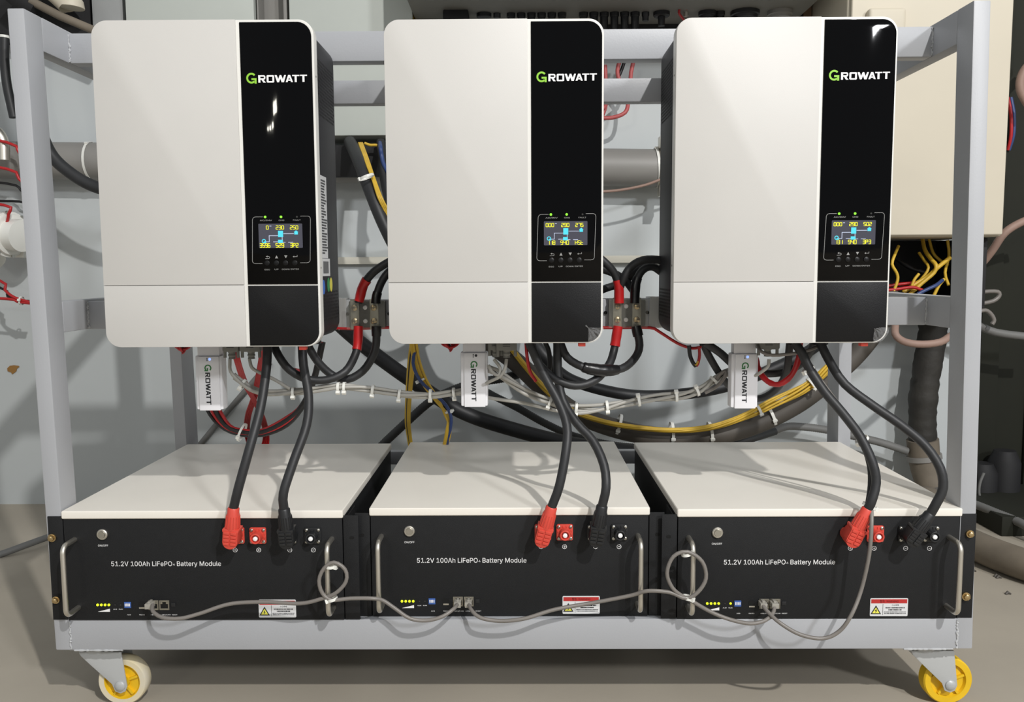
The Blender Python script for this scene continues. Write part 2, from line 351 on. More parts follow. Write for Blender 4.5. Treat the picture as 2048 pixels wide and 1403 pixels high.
# ------------------------------------------------------------------ battery modules
BZ = .1605; BH = .170; BW = .452; BD = .53
def make_battery(cx, y, label, run_on, plug2):
    t = thing('battery_module', (cx, y, BZ), label, 'battery', 'rack battery modules on the bottom shelf')
    X = lambda v: cx+v
    MB().box(X(-BW/2), X(BW/2), y+.003, y+BD, BZ+.0005, BZ+BH).build('case', bat_m, t, bevel=.001)
    MB().box(X(-BW/2), X(BW/2), y, y+.0029, BZ+.0005, BZ+BH).build('front_panel', bat_m, t, bevel=.0006)
    # lid with a folded front edge and side edges
    lm = MB().box(X(-BW/2-.002), X(BW/2+.002), y-.003, y+BD+.002, BZ+BH+.0002, BZ+BH+.0135)
    ld = lm.build('lid', lid_m, t, bevel=.003, seg=3); ld['label'] = 'off-white enamelled top cover'
    for s in (-1, 1):
        e = MB(); xa, xb = X(s*(BW/2+.0016)), X(s*(BW/2+.026))
        e.box(xa, xb, y+.0005, y+.003, BZ+.001, BZ+BH+.004)
        e.box(xa, xa+s*.0025, y+.003, y+.09, BZ+.001, BZ+BH-.004)
        e.build('mounting_ear', bat_m, t, bevel=.0005)
        for zz in (.04, .135): MB().prism(rr(min(X(s*(BW/2+.011)), X(s*(BW/2+.019))), max(X(s*(BW/2+.011)), X(s*(BW/2+.019))), BZ+zz, BZ+zz+.005, .0024, 4), y+.0002, y+.0006).build('mounting_slot', hole, t, smooth=False)
        hx = X(s*.209); p = []
        z0, z1 = BZ+.022, BZ+.136
        for k in range(7):
            a = k/6*math.pi/2; p.append((hx, y-.026-.012*math.sin(a), z0+.012-.012*math.cos(a)))
        q = [(a, b, z0+z1-c) for a, b, c in p[::-1]]
        MB().tube([(hx, y+.0005, z0)]+p+q+[(hx, y+.0005, z1)], .0041, 14).build('handle', steel, t)
    # power button
    bx, bz = -.1665, .1415
    def Q(px, py): v = P(px, py, .011); return v.x+.0185, v.z-BZ    # photographed spot of the middle module -> place on the panel
    bx, bz = Q(819, 1061)
    m = MB(); m.tube([(X(bx), y+.001, BZ+bz), (X(bx), y-.003, BZ+bz), (X(bx), y-.0042, BZ+bz)], [.0088, .0088, .0076], 28)
    pb = m.build('power_button', steel, t, ang=25)
    MB().tube([(X(bx), y-.0042, BZ+bz), (X(bx), y-.0058, BZ+bz)], [.0062, .0056], 24).build('button_cap', screw_m, pb)
    L = MB(); yl = y-.0003
    x, z = Q(819, 1085.5); text('ON/OFF', X(x), yl, BZ+z, .0044, .0165, .02, 'CENTER', 'button_caption', letter, t)
    x0, z0 = Q(834, 1124.5); x1, _ = Q(955.5, 1124); text('51.2V 100Ah LiFePO', X(x0), yl, BZ+z0, .0108, x1-x0, .008, into=L)
    x0, _ = Q(957, 1124); text('4', X(x0), yl, BZ+z0+.0008, .0045, .0034, .012, into=L)
    x0, _ = Q(965, 1124); x1, _ = Q(1053, 1124); text('Battery Module', X(x0), yl, BZ+z0, .0108, x1-x0, .008, into=L)
    L.build('title_lettering', letter, t, smooth=False); L = MB()
    a, b = Q(804, 1214); c, d = Q(828, 1208)
    L.prism([(X(a), BZ+b-.001), (X(c), BZ+b-.001), (X(c), BZ+b+.004)], yl, y)
    L.build('charge_wedge', letter, t, smooth=False)
    for s, px, py, wd in (('ALM', 838.5, 1211, .006), ('RUN', 850, 1211, .006), ('ADS', 866, 1222, .006), ('RS232', 892, 1222, .009), ('485/CAN', 918, 1222, .0145), ('485/CAN', 940, 1222, .0145), ('RESET', 957, 1222, .009)):
        x, z = Q(px, py); text(s, X(x), yl, BZ+z, .0022, wd, .03, 'CENTER', 'port_caption', letter, t)
    for px, sgn in ((1082, 1), (1129, 1), (1191, 0), (1238, 0)):
        x, z = Q(px, 1092.5); L = MB()
        stroke(L, circ(X(x), BZ+z, .0034, 18), .0008, yl, y, True)
        L.box(X(x-.0016), X(x+.0016), yl, y, BZ+z-.0005, BZ+z+.0005)
        if sgn: L.box(X(x-.0005), X(x+.0005), yl, y, BZ+z-.0016, BZ+z+.0016)
        L.build('polarity_mark', letter, t, smooth=False)
    for k in range(4):
        x, z = Q(804+k*7.5, 1201.5); MB().disc((X(x), BZ+z), .0021, y-.0008, y, 14).build('charge_led', led_y, t)
    for k, on in ((0, False), (1, run_on)):
        x, z = Q(839+k*11, 1201.5); MB().disc((X(x), BZ+z), .0019 if on else .0012, y-.0006, y, 14).build('status_led', led_y if on else led_off, t)
    x, z = Q(864, 1201.5); m = MB().box(X(x-.0055), X(x+.0055), y-.001, y, BZ+z-.005, BZ+z+.005); dp = m.build('address_switch', dip_m, t, bevel=.0003)
    m = MB()
    for k in range(4): m.box(X(x-.0042+k*.0023), X(x-.0028+k*.0023), y-.0015, y-.001, BZ+z-.002, BZ+z+.0025)
    m.build('switch_lever', letter, dp)
    x, z = Q(892, 1202); MB().prism(rr(X(x-.0055), X(x+.0055), BZ+z-.006, BZ+z+.0055, [.001, .001, .004, .004]), y-.0004, y).build('serial_port', hole, t)
    MB().box(X(x-.0045), X(x+.0045), y-.0006, y-.0004, BZ+z-.006, BZ+z-.0035).build('port_tongue', steel, t)
    for px in (916, 937.5):
        x, z = Q(px, 1201.5); o = MB()
        for a in ((-.008, -.0062, -.008, .008), (.0062, .008, -.008, .008), (-.0062, .0062, .0055, .008), (-.0062, .0062, -.008, -.0055)):
            o.box(X(x+a[0]), X(x+a[1]), y-.0022, y, BZ+z+a[2], BZ+z+a[3])
        for s in (-1, 1): o.box(X(x+s*.0062), X(x+s*.003), y-.0020, y, BZ+z+.002, BZ+z+.0055)
        po = o.build('network_port', nickel, t, bevel=.0003)
        MB().box(X(x-.0062), X(x+.0062), y-.0006, y-.0001, BZ+z-.0055, BZ+z+.0055).build('port_opening', hole, po, smooth=False)
    x, z = Q(955, 1201); MB().box(X(x-.0035), X(x+.0035), y-.001, y, BZ+z-.0035, BZ+z+.003).build('reset_button', blk_p, t, bevel=.0004)
    # sockets
    for px, mt, nm in ((1085.5, red_p, 'positive_socket'), (1129, red_p, 'positive_socket'), (1190.5, blk_p, 'negative_socket'), (1238, blk_p, 'negative_socket')):
        x, z = Q(px, 1063); x += .0002
        o = MB(); o.prism(rr(X(x-.0133), X(x+.0133), BZ+z-.0133, BZ+z+.0133, .0028, 5), y-.0035, y)
        o.rev(X(x), BZ+z-.001, [(.0088, y-.0034), (.0085, y-.0175), (.0080, y-.018), (.0062, y-.018), (.0058, y-.012), (.0001, y-.012)])
        for dx, dz in ((-.003, .010), (.003, .010), (.011, -.003), (.011, .003), (-.011, .002)): o.box(X(x+dx-.001), X(x+dx+.001), y-.0045, y-.0035, BZ+z+dz-.0016, BZ+z+dz+.0016)
        so = o.build(nm, mt, t, bevel=.0004)
        MB().tube([(X(x), y-.0125, BZ+z-.001), (X(x), y-.0176, BZ+z-.001), (X(x), y-.0182, BZ+z-.001)], [.0036, .0036, .0026], 16).build('contact_pin', pin_m, so)
        for sx in (-1, 1):
            for sz in (-1, 1):
                MB().tube([(X(x+sx*.0096), y-.0035, BZ+z+sz*.0096), (X(x+sx*.0096), y-.0052, BZ+z+sz*.0096), (X(x+sx*.0096), y-.006, BZ+z+sz*.0096)], [.0028, .0026, .0014], 12).build('socket_screw', screw_m, so)
    # warning label
    (xa, za), (xb, zb) = Q(1125, 1226.5), Q(1199.5, 1191)
    lb = MB().prism(rr(X(xa), X(xb), BZ+za, BZ+zb, .0018, 4), y-.0004, y).build('warning_label', label_m, t, smooth=False)
    w_, h_ = xb-xa, zb-za
    MB().box(X(xa+.0015), X(xb-.0015), y-.0006, y-.0004, BZ+zb-.0085, BZ+zb-.0018).build('label_header', lab_red, lb, smooth=False)
    m = MB(); text('警告  WARNING', X((xa+xb)/2), y-.0008, BZ+zb-.0068, .0034, .030, .01, 'CENTER', into=m); m.build('header_lettering', lab_drk, lb, smooth=False)
    m = MB(); tx, tz = xa+.0095, za+.0035
    m.prism([(X(tx-.0085), BZ+tz), (X(tx+.0085), BZ+tz), (X(tx), BZ+tz+.0148)], y-.0006, y-.0004)
    m.box(X(xa+w_*.335), X(xa+w_*.335+.0005), y-.0006, y-.0004, BZ+za+.002, BZ+zb-.0095)
    xc = xa+w_*.665
    text('小心有电', X(xc), y-.0006, BZ+zb-.0125, .0022, .0115, .01, 'CENTER', into=m)
    for k, (z_, n_, l_) in enumerate(((.0168, 15, .031), (.0203, 12, .022), (.0235, 20, .036), (.0260, 19, .035))):
        for i in range(n_):
            a = -l_/2+l_*i/n_; m.box(X(xc+a), X(xc+a+l_/n_*random.uniform(.55, .95)), y-.0006, y-.0004, BZ+zb-z_, BZ+zb-z_+(.0017 if k < 2 else .0011))
    m.build('label_print', ink, lb, smooth=False)
    m = MB(); m.prism([(X(tx-.0058), BZ+tz+.0016), (X(tx+.0058), BZ+tz+.0016), (X(tx), BZ+tz+.0115)], y-.0008, y-.0006); m.build('hazard_triangle', lab_yel, lb, smooth=False)
    m = MB(); m.prism([(X(tx+.0012), BZ+tz+.0095), (X(tx-.0022), BZ+tz+.0055), (X(tx-.0002), BZ+tz+.0055), (X(tx-.0012), BZ+tz+.002), (X(tx+.0022), BZ+tz+.0062), (X(tx+.0003), BZ+tz+.0062)], y-.001, y-.0008)
    m.build('hazard_bolt', ink, lb, smooth=False)
    return t
BATX = (-.5145, -.0185, .4795); BATY = (-.002, .011, -.001)
bl = ['black battery module with white lid at the left end of the bottom shelf', 'black battery module with white lid in the middle of the bottom shelf', 'black battery module with white lid at the right end, its run light lit']
bats = [make_battery(BATX[i], BATY[i], bl[i], i == 2, None) for i in range(3)]
# bolts fixing the outer ears
for (px, py), par, rad in (((104, 1075), bats[0], .0060), ((112, 1199), bats[0], .0056), ((1940, 1067), bats[2], .0056), ((1932, 1192), bats[2], .0062)):
    v = P(px, py, -.003); m = MB(); m.tube([(v.x, .0, v.z), (v.x, -.004, v.z), (v.x, -.0042, v.z)], [rad*1.1, rad*1.1, rad*.8], 18)
    m.tube([(v.x, -.004, v.z), (v.x, -.0085, v.z), (v.x, -.0095, v.z)], [rad*.85, rad*.8, rad*.5], 6)
    m.build('ear_bolt', brass, par)

# ------------------------------------------------------------------ inverters
IH, IW = .486, .330
LU = .0000803
def logo(mbG, mbL, ox, oz, s, rot=False, y0=0, y1=0):
    """G in its own mesh, ROWATT in the other; s scales the drawing units; rot turns it to read downwards"""
    def T(pl):
        out = []
        for x, z in pl:
            u, v = (x-85)*s, (262-z)*s
            out.append((ox+v, oz-u) if rot else (ox+u, oz+v))
        return out
    def bx(m, xa, xb, za, zb): m.prism(T([(xa, zb), (xb, zb), (xb, za), (xa, za)]), y0, y1)
    stroke(mbG, T([(180+79*math.cos(math.radians(a)), 180-80*math.sin(math.radians(a))) for a in range(40, 316, 8)]), 34*s, y0, y1)
    bx(mbG, 180, 274, 180, 214); bx(mbG, 236, 274, 214, 278)
    L = mbL
    bx(L, 307, 345, 128, 262)
    stroke(L, T([(345, 141), (408, 141), (420, 145), (426, 156), (426, 180), (420, 191), (408, 196), (345, 196)]), 26*s, y0, y1)
    L.prism(T([(400, 262), (446, 262), (404, 209), (364, 209)]), y0, y1)
    o = rr(462, 602, 128, 262, 20, 4); i = rr(497, 568, 156, 236, 5, 4); n = len(o)
    for k in range(n): L.prism(T([o[k], o[(k+1) % n], i[(k+1) % n], i[k]]), y0, y1)
    L.prism(T([(612, 128), (656, 258), (690, 258), (716, 192), (705, 128), (678, 200), (650, 128)]), y0, y1)
    L.prism(T([(716, 192), (738, 258), (782, 258), (822, 128), (790, 128), (762, 200), (735, 128), (705, 128)]), y0, y1)
    L.prism(T([(815, 256), (850, 256), (882, 168), (882, 128), (862, 128)]), y0, y1)
    L.prism(T([(882, 168), (914, 256), (950, 256), (902, 128), (882, 128)]), y0, y1)
    bx(L, 858, 906, 208, 232)
    bx(L, 938, 1070, 126, 148); bx(L, 982, 1020, 148, 256)
    bx(L, 1082, 1213, 124, 146); bx(L, 1126, 1164, 146, 254)
SEG = {'0': 'abcdef', '1': 'bc', '2': 'abged', '3': 'abgcd', '4': 'fgbc', '5': 'afgcd', '6': 'afgedc', '7': 'abc', '8': 'abcdefg', '9': 'abcdfg', 'P': 'abefg', 'H': 'bcefg', 'S': 'afgcd', 't': 'defg', ' ': ''}
def seg7(mb, s, x0, x1, zt, zb, y0, y1, X):
    digits = [c for c in s if c != '.']; n = len(digits); cw = (x1-x0)/max(n, 3) if n >= 3 else (x1-x0); W = cw*.72; h = zt-zb; i = 0
    for c in s:
        if c == '.':
            cx_ = x0+i*cw-(cw-W)/2; mb.box(X(cx_-.0003), X(cx_+.0003), y0, y1, zb, zb+.0007); continue
        a = x0+i*cw; b = a+W; mz = (zt+zb)/2; t = .00092
        ln = {'a': [(a, zt), (b, zt)], 'b': [(b, zt), (b, mz)], 'c': [(b, mz), (b, zb)], 'd': [(a, zb), (b, zb)], 'e': [(a, mz), (a, zb)], 'f': [(a, zt), (a, mz)], 'g': [(a, mz), (b, mz)]}
        for k in SEG[c]: stroke(mb, [(X(p), q) for p, q in ln[k]], t, y0, y1)
        i += 1
def make_inverter(cx, y, z, label, vals, leds):
    t = thing('wall_inverter', (cx, y+.05, z), label, 'inverter', 'inverters hung on the rack rails')
    X = lambda v: cx+v
    # black steel body behind the white front
    MB().prism(rr(X(-.163), X(.163), z+.008, z+IH-.008, .024), y+.0245, y+.150).build('body', black_body, t, bevel=.002)
    MB().box(X(-.11), X(.11), y+.150, y+.1785, z+.40, z+.46).build('hanging_bracket', black_body, t, bevel=.001)
    MB().box(X(-.11), X(.11), y+.150, y+.1785, z+.03, z+.055).build('hanging_bracket', black_body, t, bevel=.001)
    MB().prism(rr(X(-IW/2), X(IW/2), z, z+IH, .023, 10), y+.003, y+.0243).build('front_shell', white_edge, t, bevel=.002, seg=3)
    sz = .0945; px0 = .0555
    MB().prism(rr(X(-IW/2+.0005), X(px0-.0055), z+sz+.0005, z+IH-.0003, [0, 0, 0, .023], 10), y, y+.0029).build('upper_cover', white, t, bevel=.0007)
    MB().prism(rr(X(-IW/2+.0005), X(px0-.0055), z+.0003, z+sz-.0003, [.023, 0, 0, 0], 10), y, y+.0029).build('lower_cover', white, t, bevel=.0007)
    MB().prism(rr(X(px0), X(IW/2-.003), z+sz+.0008, z+IH-.004, [0, 0, .021, 0], 10), y+.0018, y+.0029).build('display_panel', gloss, t, bevel=.0003)
    MB().prism(rr(X(px0), X(IW/2-.003), z+.002, z+sz-.0012, [0, .021, 0, 0], 10), y+.0018, y+.0029).build('lower_panel', semi, t, bevel=.0003)
    yp = y+.0018; y0, y1 = yp-.0003, yp
    def q(cx_, cy_): return px0+(cx_-15)*.0000857, z+sz+(1385-cy_)*.0000857
    g, l = MB(), MB(); logo(g, l, X(px0+.0082), z+IH-.0915, LU, False, y0, y1)
    g.build('logo_initial', green, t, smooth=False); l.build('logo_lettering', letter, t, smooth=False)
    pm = MB()
    for pl in ([(318, 190), (190, 190), (165, 196), (145, 212), (133, 240), (108, 960), (116, 985), (135, 1002), (165, 1008), (285, 1008)],
               [(980, 180), (1110, 180), (1135, 187), (1152, 205), (1158, 235), (1134, 955), (1122, 980), (1100, 993), (1070, 998), (955, 998)]):
        stroke(pm, [(X(q(a, b)[0]), q(a, b)[1]) for a, b in pl], .0006, y0, y1)
    for s, a, b, wd in (('AC/INV', 372, 262, .0185), ('CHG', 646, 262, .0085), ('FAULT', 918, 260, .0115), ('ESC', 368, 1126, .0080), ('UP', 533, 1122, .0060), ('DOWN', 695, 1122, .0115), ('ENTER', 858, 1120, .0125)):
        u, v = q(a, b); text(s, X(u), y0, v, .0027, wd, .02, 'CENTER', 'panel_caption', dim, t)
    def tri(pts): pm.prism([(X(q(a, b)[0]), q(a, b)[1]) for a, b in pts], y0, y1)
    tri([(512, 918), (566, 918), (540, 866)]); tri([(676, 866), (704, 916), (732, 866)]); tri([(828, 890), (852, 905), (852, 873)]); tri([(350, 885), (380, 900), (380, 868)])
    stroke(pm, [(X(q(a, b)[0]), q(a, b)[1]) for a, b in [(850, 889), (906, 889), (906, 862)]], .0006, y0, y1)
    stroke(pm, [(X(q(a, b)[0]), q(a, b)[1]) for a, b in [(378, 884), (400, 884), (415, 892), (418, 908), (405, 920), (340, 922)]], .0006, y0, y1)
    pm.build('panel_print', dim, t, smooth=False)
    for k, a in enumerate((360, 640, 922)):
        u, v = q(a, 192); MB().disc((X(u), v), .0019 if leds[k] else .0014, y0-.0002, y1, 14).build('status_led', led_g if leds[k] else led_off, t)
    (a, b), (c, d) = q(235, 735), q(1010, 310)
    scn = MB().prism(rr(X(a), X(c), b, d, .0012, 4), y0, y1).build('lcd_screen', lcd_bg, t, smooth=False)
    ys0, ys1 = y0-.0003, y0
    for s, (x0, x1), top in ((vals[0], (272, 425), 1), (vals[1], (546, 697), 1), (vals[2], (797, 948), 1), (vals[3], (300, 445), 0), (vals[4], (534, 690), 0), (vals[5], (792, 945), 0)):
        if len(s) == 1: x0 = x1-50
        if len(s) == 4 and '.' not in s: x0 -= 48
        S = MB(); u0_, v0 = q(x0, 348 if top else 656); u1_, v1 = q(x1, 408 if top else 724); seg7(S, s, u0_, u1_, v0, v1, ys0, ys1, X); S.build('display_reading', seg_y, scn, smooth=False)
    S = MB()
    def qb(a, b, c, d): (u, v), (u2, v2) = q(a, d), q(c, b); S.box(X(u), X(u2), ys0, ys1, v, v2)
    qb(580, 434, 668, 545); qb(576, 592, 660, 648); qb(868, 458, 930, 500)
    S.prism([(X(q(a, b)[0]), q(a, b)[1]) for a, b in [(858, 460), (940, 460), (899, 428)]], ys0, ys1)
    u, v = q(325, 615); stroke(S, circ(X(u), v, .0026, 16), .0012, ys0, ys1, True); qb(325, 620, 362, 650)
    S.build('display_icon', seg_c, scn, smooth=False)
    S = MB()
    for pl in ([(675, 486), (860, 486)], [(580, 520), (420, 520), (420, 627), (362, 627)], [(650, 546), (650, 592)], [(490, 628), (575, 628)], [(660, 637), (706, 637)], [(755, 637), (842, 637)], [(430, 352), (465, 352)]):
        stroke(S, [(X(q(a, b)[0]), q(a, b)[1]) for a, b in pl], .0007, ys0, ys1)
    S.build('display_line', seg_w, scn, smooth=False)
    for a in (370, 535, 698, 862):
        u, v = q(a, 1000); MB().tube([(X(u), yp, v), (X(u), yp-.0012, v), (X(u), yp-.0018, v)], [.0042, .004, .0026], 20).build('keypad_button', semi, t)
    for s in (-1, 1):         # perforated side vents
        xs = X(s*.1631)
        for (za, zb, ny, nz) in ((.352, .438, 11, 17), (.036, .084, 11, 9)):
            m = MB()
            for i in range(ny):
                for j in range(nz):
                    yy = y+.036+i*.0098+(j % 2)*.0049; zz = z+za+(zb-za)*(j+.5)/nz
                    if yy > y+.142: continue
                    h = .0018; m.add([(xs, yy-.003, zz+.0007-h), (xs, yy+.003, zz-.0007-h), (xs, yy+.003, zz-.0007+h-.0006), (xs, yy-.003, zz+.0007+h-.0006)], [(0, 1, 2, 3) if s > 0 else (3, 2, 1, 0)])
            m.build('side_vent', hole, t, smooth=False)
        m = MB()
        for zz in (.12, .405): m.cyl((X(s*.1652), y+.013, z+zz), (X(s*.164), y+.013, z+zz), .0016, 10)
        m.build('shell_screw', black_body, t)
    rt = MB().box(X(.128), X(.139), y+.010, y+.022, z-.006, z+.001).build('plug_tab', red_p, t, bevel=.001); rt['label'] = 'small red tab under the right corner'
    # base plate underneath with the cable entries
    m = MB()
    for dx, dy, r in ((.10, .07, .014), (.05, .07, .014), (.0, .06, .010), (-.03, .06, .010), (-.12, .06, .012), (.13, .1, .012)): m.cyl((X(dx), y+dy, z-.004), (X(dx), y+dy, z+.01), r)
    m.build('cable_gland', blk_p, t)
    return t
INV = [(-.469, -.048, .6125), (-.037, -.033, .6145), (.3995, -.036, .613)]
iv = []
iv.append(make_inverter(*INV[0], 'white and black inverter hung at the left, its display reading 3596', ['0', '230', '250', '3596', '52.9', '3P2'], (1, 1, 0)))
iv.append(make_inverter(*INV[1], 'white and black inverter hung in the middle, its display reading 275', ['0.00', '29.0', '275', '118', '94.0', 'HSt'], (1, 1, 0)))
iv.append(make_inverter(*INV[2], 'white and black inverter hung at the right, its display reading 502', ['0.00', '29.0', '502', '131', '94.0', '3P3'], (1, 1, 0)))
# rating label and stickers on the right flank of the left inverter
cx, y, z = INV[0]; xs = cx+.1633
def side_quad(mb, ya, yb, za, zb, o=0): mb.add([(xs+o, ya, za), (xs+o, yb, za), (xs+o, yb, zb), (xs+o, ya, zb)], [(0, 1, 2, 3)])
m = MB(); side_quad(m, y+.030, y+.072, z+.135, z+.262); side_quad(m, y+.030, y+.084, z+.107, z+.1345); rl = m.build('rating_label', label_m, iv[0], smooth=False)
m = MB()
for k in range(27):
    zz = z+.256-k*.0043
    a = y+.033; n = random.randint(3, 6)
    for i in range(n): b = a+random.uniform(.003, .007); side_quad(m, a, min(b, y+.070), zz-.0026, zz, .0002); a = b+.0012
    
for k in range(14): side_quad(m, y+.036+k*.0027, y+.0375+k*.0027, z+.111, z+.130, .0002)
m.build('label_print', ink, rl, smooth=False)
for ya, mt in ((.035, stk_b), (.070, stk_g), (.088, stk_y)):
    mm = MB(); zc = z+(.090 if mt is stk_b else .093); n = 20; r = .010
    mm.add([(xs+.0001+(0.0001 if mt is stk_y else 0), y+ya+r*math.cos(2*math.pi*k/n), zc+r*1.15*math.sin(2*math.pi*k/n)) for k in range(n)], [tuple(range(n))])
    mm.build('round_sticker', mt, iv[0], smooth=False)
# loose protective film at the lower right corner of the middle and right inverters
for i, sc_ in ((1, 1.0), (2, .75)):
    cx, y, z = INV[i]; m = MB(); n = 9; vs = []
    for a in range(n):
        for b in range(5):
            t = a/(n-1); ang = -math.pi/2+t*math.pi/2
            R = .024-b*.005*sc_*(1+.5*math.sin(t*math.pi)); ccx, ccz = cx+.165-.024, z+.024
            vs.append((ccx+R*math.cos(ang)+.001, y+.0005-random.uniform(0, .0035), ccz+R*math.sin(ang)))
    m.add(vs, [(a*5+b, (a+1)*5+b, (a+1)*5+b+1, a*5+b+1) for a in range(n-1) for b in range(4)])
    m.build('film_corner', film_m, iv[i], smooth=False)

# ------------------------------------------------------------------ monitoring dongles
def make_dongle(px, py_bot, label, lit):
    c = P(px, py_bot, .07); x, z0 = c.x, c.z; y = .068
    t = thing('data_dongle', (x, y+.012, z0), label, 'dongle', 'white data dongles under the inverters')
    MB().box(x-.0225, x+.0225, y+.002, y+.026, z0+.001, z0+.092).build('body', dongle_m, t, bevel=.003)
    MB().box(x-.0165, x+.0185, y-.001, y+.0025, z0, z0+.091).build('front_face', dongle_m, t, bevel=.0012)
    MB().box(x-.0185, x+.0185, y+.003, y+.024, z0+.0915, z0+.123).build('plug_neck', dongle_m, t, bevel=.002)
    g, l = MB(), MB(); logo(g, l, x-.0049, z0+.0775, .0000599, True, y-.0013, y-.001)
    g.build('logo_initial', dkgreen, t, smooth=False); l.build('logo_lettering', ink, t, smooth=False)
    MB().disc((x+.0035, z0+.0865), .0022, y-.0014, y-.001, 14).build('status_led', led_b if lit else ink, t)
    m = MB()
    for k in range(3): m.box(x-.002, x, y-.0012, y-.001, z0+.0835+k*.002, z0+.0848+k*.002)
    m.build('led_caption', ink, t, smooth=False)
make_dongle(420.5, 820, 'white data dongle plugged under the left inverter, blue light lit', True)
make_dongle(949, 813, 'white data dongle plugged under the middle inverter, light off', False)
make_dongle(1488, 816, 'white data dongle plugged under the right inverter, blue light lit', True)

# ------------------------------------------------------------------ cables
def path(pts): return smooth_path([P(*p) for p in pts])
def cable(name, label, cat, mt, r, pts, group=None, n=12):
    o = MB().tube(path(pts), r, n).build(name, mt, ang=60); return tag(o, label, cat, group)
def corrugated(name, label, cat, mt, r, pts, group=None, pitch=.006):
    p = smooth_path([P(*q) for q in pts], pitch/2); rs = [r*(1 if i % 2 else .9) for i in range(len(p))]
    return tag(MB().tube(p, rs, 14).build(name, mt, ang=80), label, cat, group)
def ring(name, label, cat, mt, c, axis, R, w, group=None, headdir=None, parent=None):
    """a cable tie round a run of cable: strap, head and cut tail"""
    axis = Vector(axis).normalized(); a = axis.orthogonal().normalized(); b = axis.cross(a); c = Vector(c); n = 28
    m = MB(); vs = []
    for k in range(n):
        t = 2*math.pi*k/n; d = a*math.cos(t)+b*math.sin(t)
        for rr_, ww in ((R, -w/2), (R+.0012, -w/2), (R+.0012, w/2), (R, w/2)): vs.append(c+d*rr_+axis*ww)
    m.add(vs, [(i*4+j, i*4+(j+1) % 4, ((i+1) % n)*4+(j+1) % 4, ((i+1) % n)*4+j) for i in range(n) for j in range(4)])
    hd = Vector(headdir if headdir else (0, -1, -.4)); hd = (hd-axis*hd.dot(axis)).normalized(); s = axis.cross(hd)
    h = c+hd*(R+.002); e = w*.75
    q = [h-s*.003-axis*e, h+s*.003-axis*e, h+s*.003+axis*e, h-s*.003+axis*e]
    m.hexa([v-hd*.002 for v in q], [v+hd*.0028 for v in q])
    o = m.build(name, mt, parent, ang=40)
    return tag(o, label, cat, group) if parent is None else o
def tie(px, py, Y, ax, R, label, headdir=None, w=.0045, group=None):
    c = P(px, py, Y); a = P(px+ax[0], py+ax[1], Y)-c
    return ring('cable_tie', label, 'cable tie', tie_m, c, a, R, w, group, headdir)

def power_cable(pts, colour, label, Yb, ribs=True):
    """thick black battery lead ending in an angled plug pushed on its socket"""
    mt = red_p if colour == 'red' else blk_p
    tip = P(*pts[-1]); t = thing('battery_lead', tip, label, 'cable', 'battery leads')
    lead = pts[:-1]
    MB().tube(path(lead), .0073, 14).build('sheath', rubber, t, ang=60)
    a = P(*lead[-1]); b = tip; d = (b-a).normalized(); L = (b-a).length; yv = Vector((0, 1, 0)); s = d.cross(yv).normalized(); f = s.cross(d)
    if f.y > 0: f = -f                       # f points to the camera side
    L1 = L*.50; m = MB(); k = 18
    rs = []; ps = []
    for i, (u, r) in enumerate(((-.002, .0076), (0, .0092), (.25, .0094), (.3, .0102), (.95, .0112), (1.05, .0112))): ps.append(a+d*(L1*u if u > 0 else u)); rs.append(r)
    m.tube(ps, rs, k)
    for i in range(16):
        an = math.pi*2*i/16; dd = s*math.cos(an)+f*math.sin(an); m.tube([a+d*(L1*.35)+dd*.0102, a+d*(L1*.95)+dd*.0112], .0008, 5)
    bt = m.build('plug_boot', mt, t, ang=50)
    m = MB(); e0 = a+d*L1; H = L-L1; wv = .0118; n = 10
    prof = [(-wv-.001, 0), (-wv-.001, .004), (-wv, .005)] + [(-wv*math.cos(q_*math.pi/n), H-.004-wv*.55+wv*.95*math.sin(q_*math.pi/n)) for q_ in range(n+1)] + [(wv, .005), (wv+.001, .004), (wv+.001, 0)]
    A = [e0+s*u+d*v+f*.0105 for u, v in prof]; B = [e0+s*u+d*v-f*.0125 for u, v in prof]; N = len(prof)
    m.add(A+B, [tuple(range(N)), tuple(range(2*N-1, N-1, -1))]+[(i, N+i, N+(i+1) % N, (i+1) % N) for i in range(N)])
    for row in range(4):
        for col in (-1, 1):
            c0 = e0+d*(.006+row*(H-.012)/3.4)+s*(col*.0056)+f*.0105; w2 = .0046; h2 = .0024
            q_ = [c0-s*w2-d*h2, c0+s*w2-d*h2, c0+s*w2+d*h2, c0-s*w2+d*h2]; m.hexa([v-f*.001 for v in q_], [v+f*.0016 for v in q_])
    el = m.build('plug_elbow', mt, t, bevel=.0008)
    ctr = e0+d*(H*.62); m = MB(); m.cyl(ctr-f*.0125, Vector((ctr.x, Yb-.0035, ctr.z)), .0098); m.build('plug_collar', mt, t)
    return t
power_cable([(535,684,.04),(533,735,.03),(521,815,-.0),(498,900,-.03),(477,975,-.042),(467,1016,-.036),(463,1092,-.030)], 'red', 'black battery lead with red plug on the left battery module', -.002)
power_cable([(604,684,.05),(607,730,.04),(617,790,.02),(613,850,0),(588,920,-.025),(567,985,-.042),(568,1018,-.038),(577,1092,-.030)], 'black', 'black battery lead with black plug on the left battery module', -.002)
power_cable([(1058,684,.03),(1088,750,.03),(1117,803,.018),(1134,852,.0),(1132,900,-.018),(1119,970,-.03),(1103,1014,-.027),(1081,1088,-.017)], 'red', 'black battery lead with red plug on the middle battery module', .011)
power_cable([(1115,684,.06),(1116,750,.055),(1126,800,.045),(1153,845,.025),(1186,881,.01),(1208,930,-.012),(1212,975,-.028),(1204,1012,-.027),(1190,1088,-.017)], 'black', 'black battery lead with black plug on the middle battery module', .011)
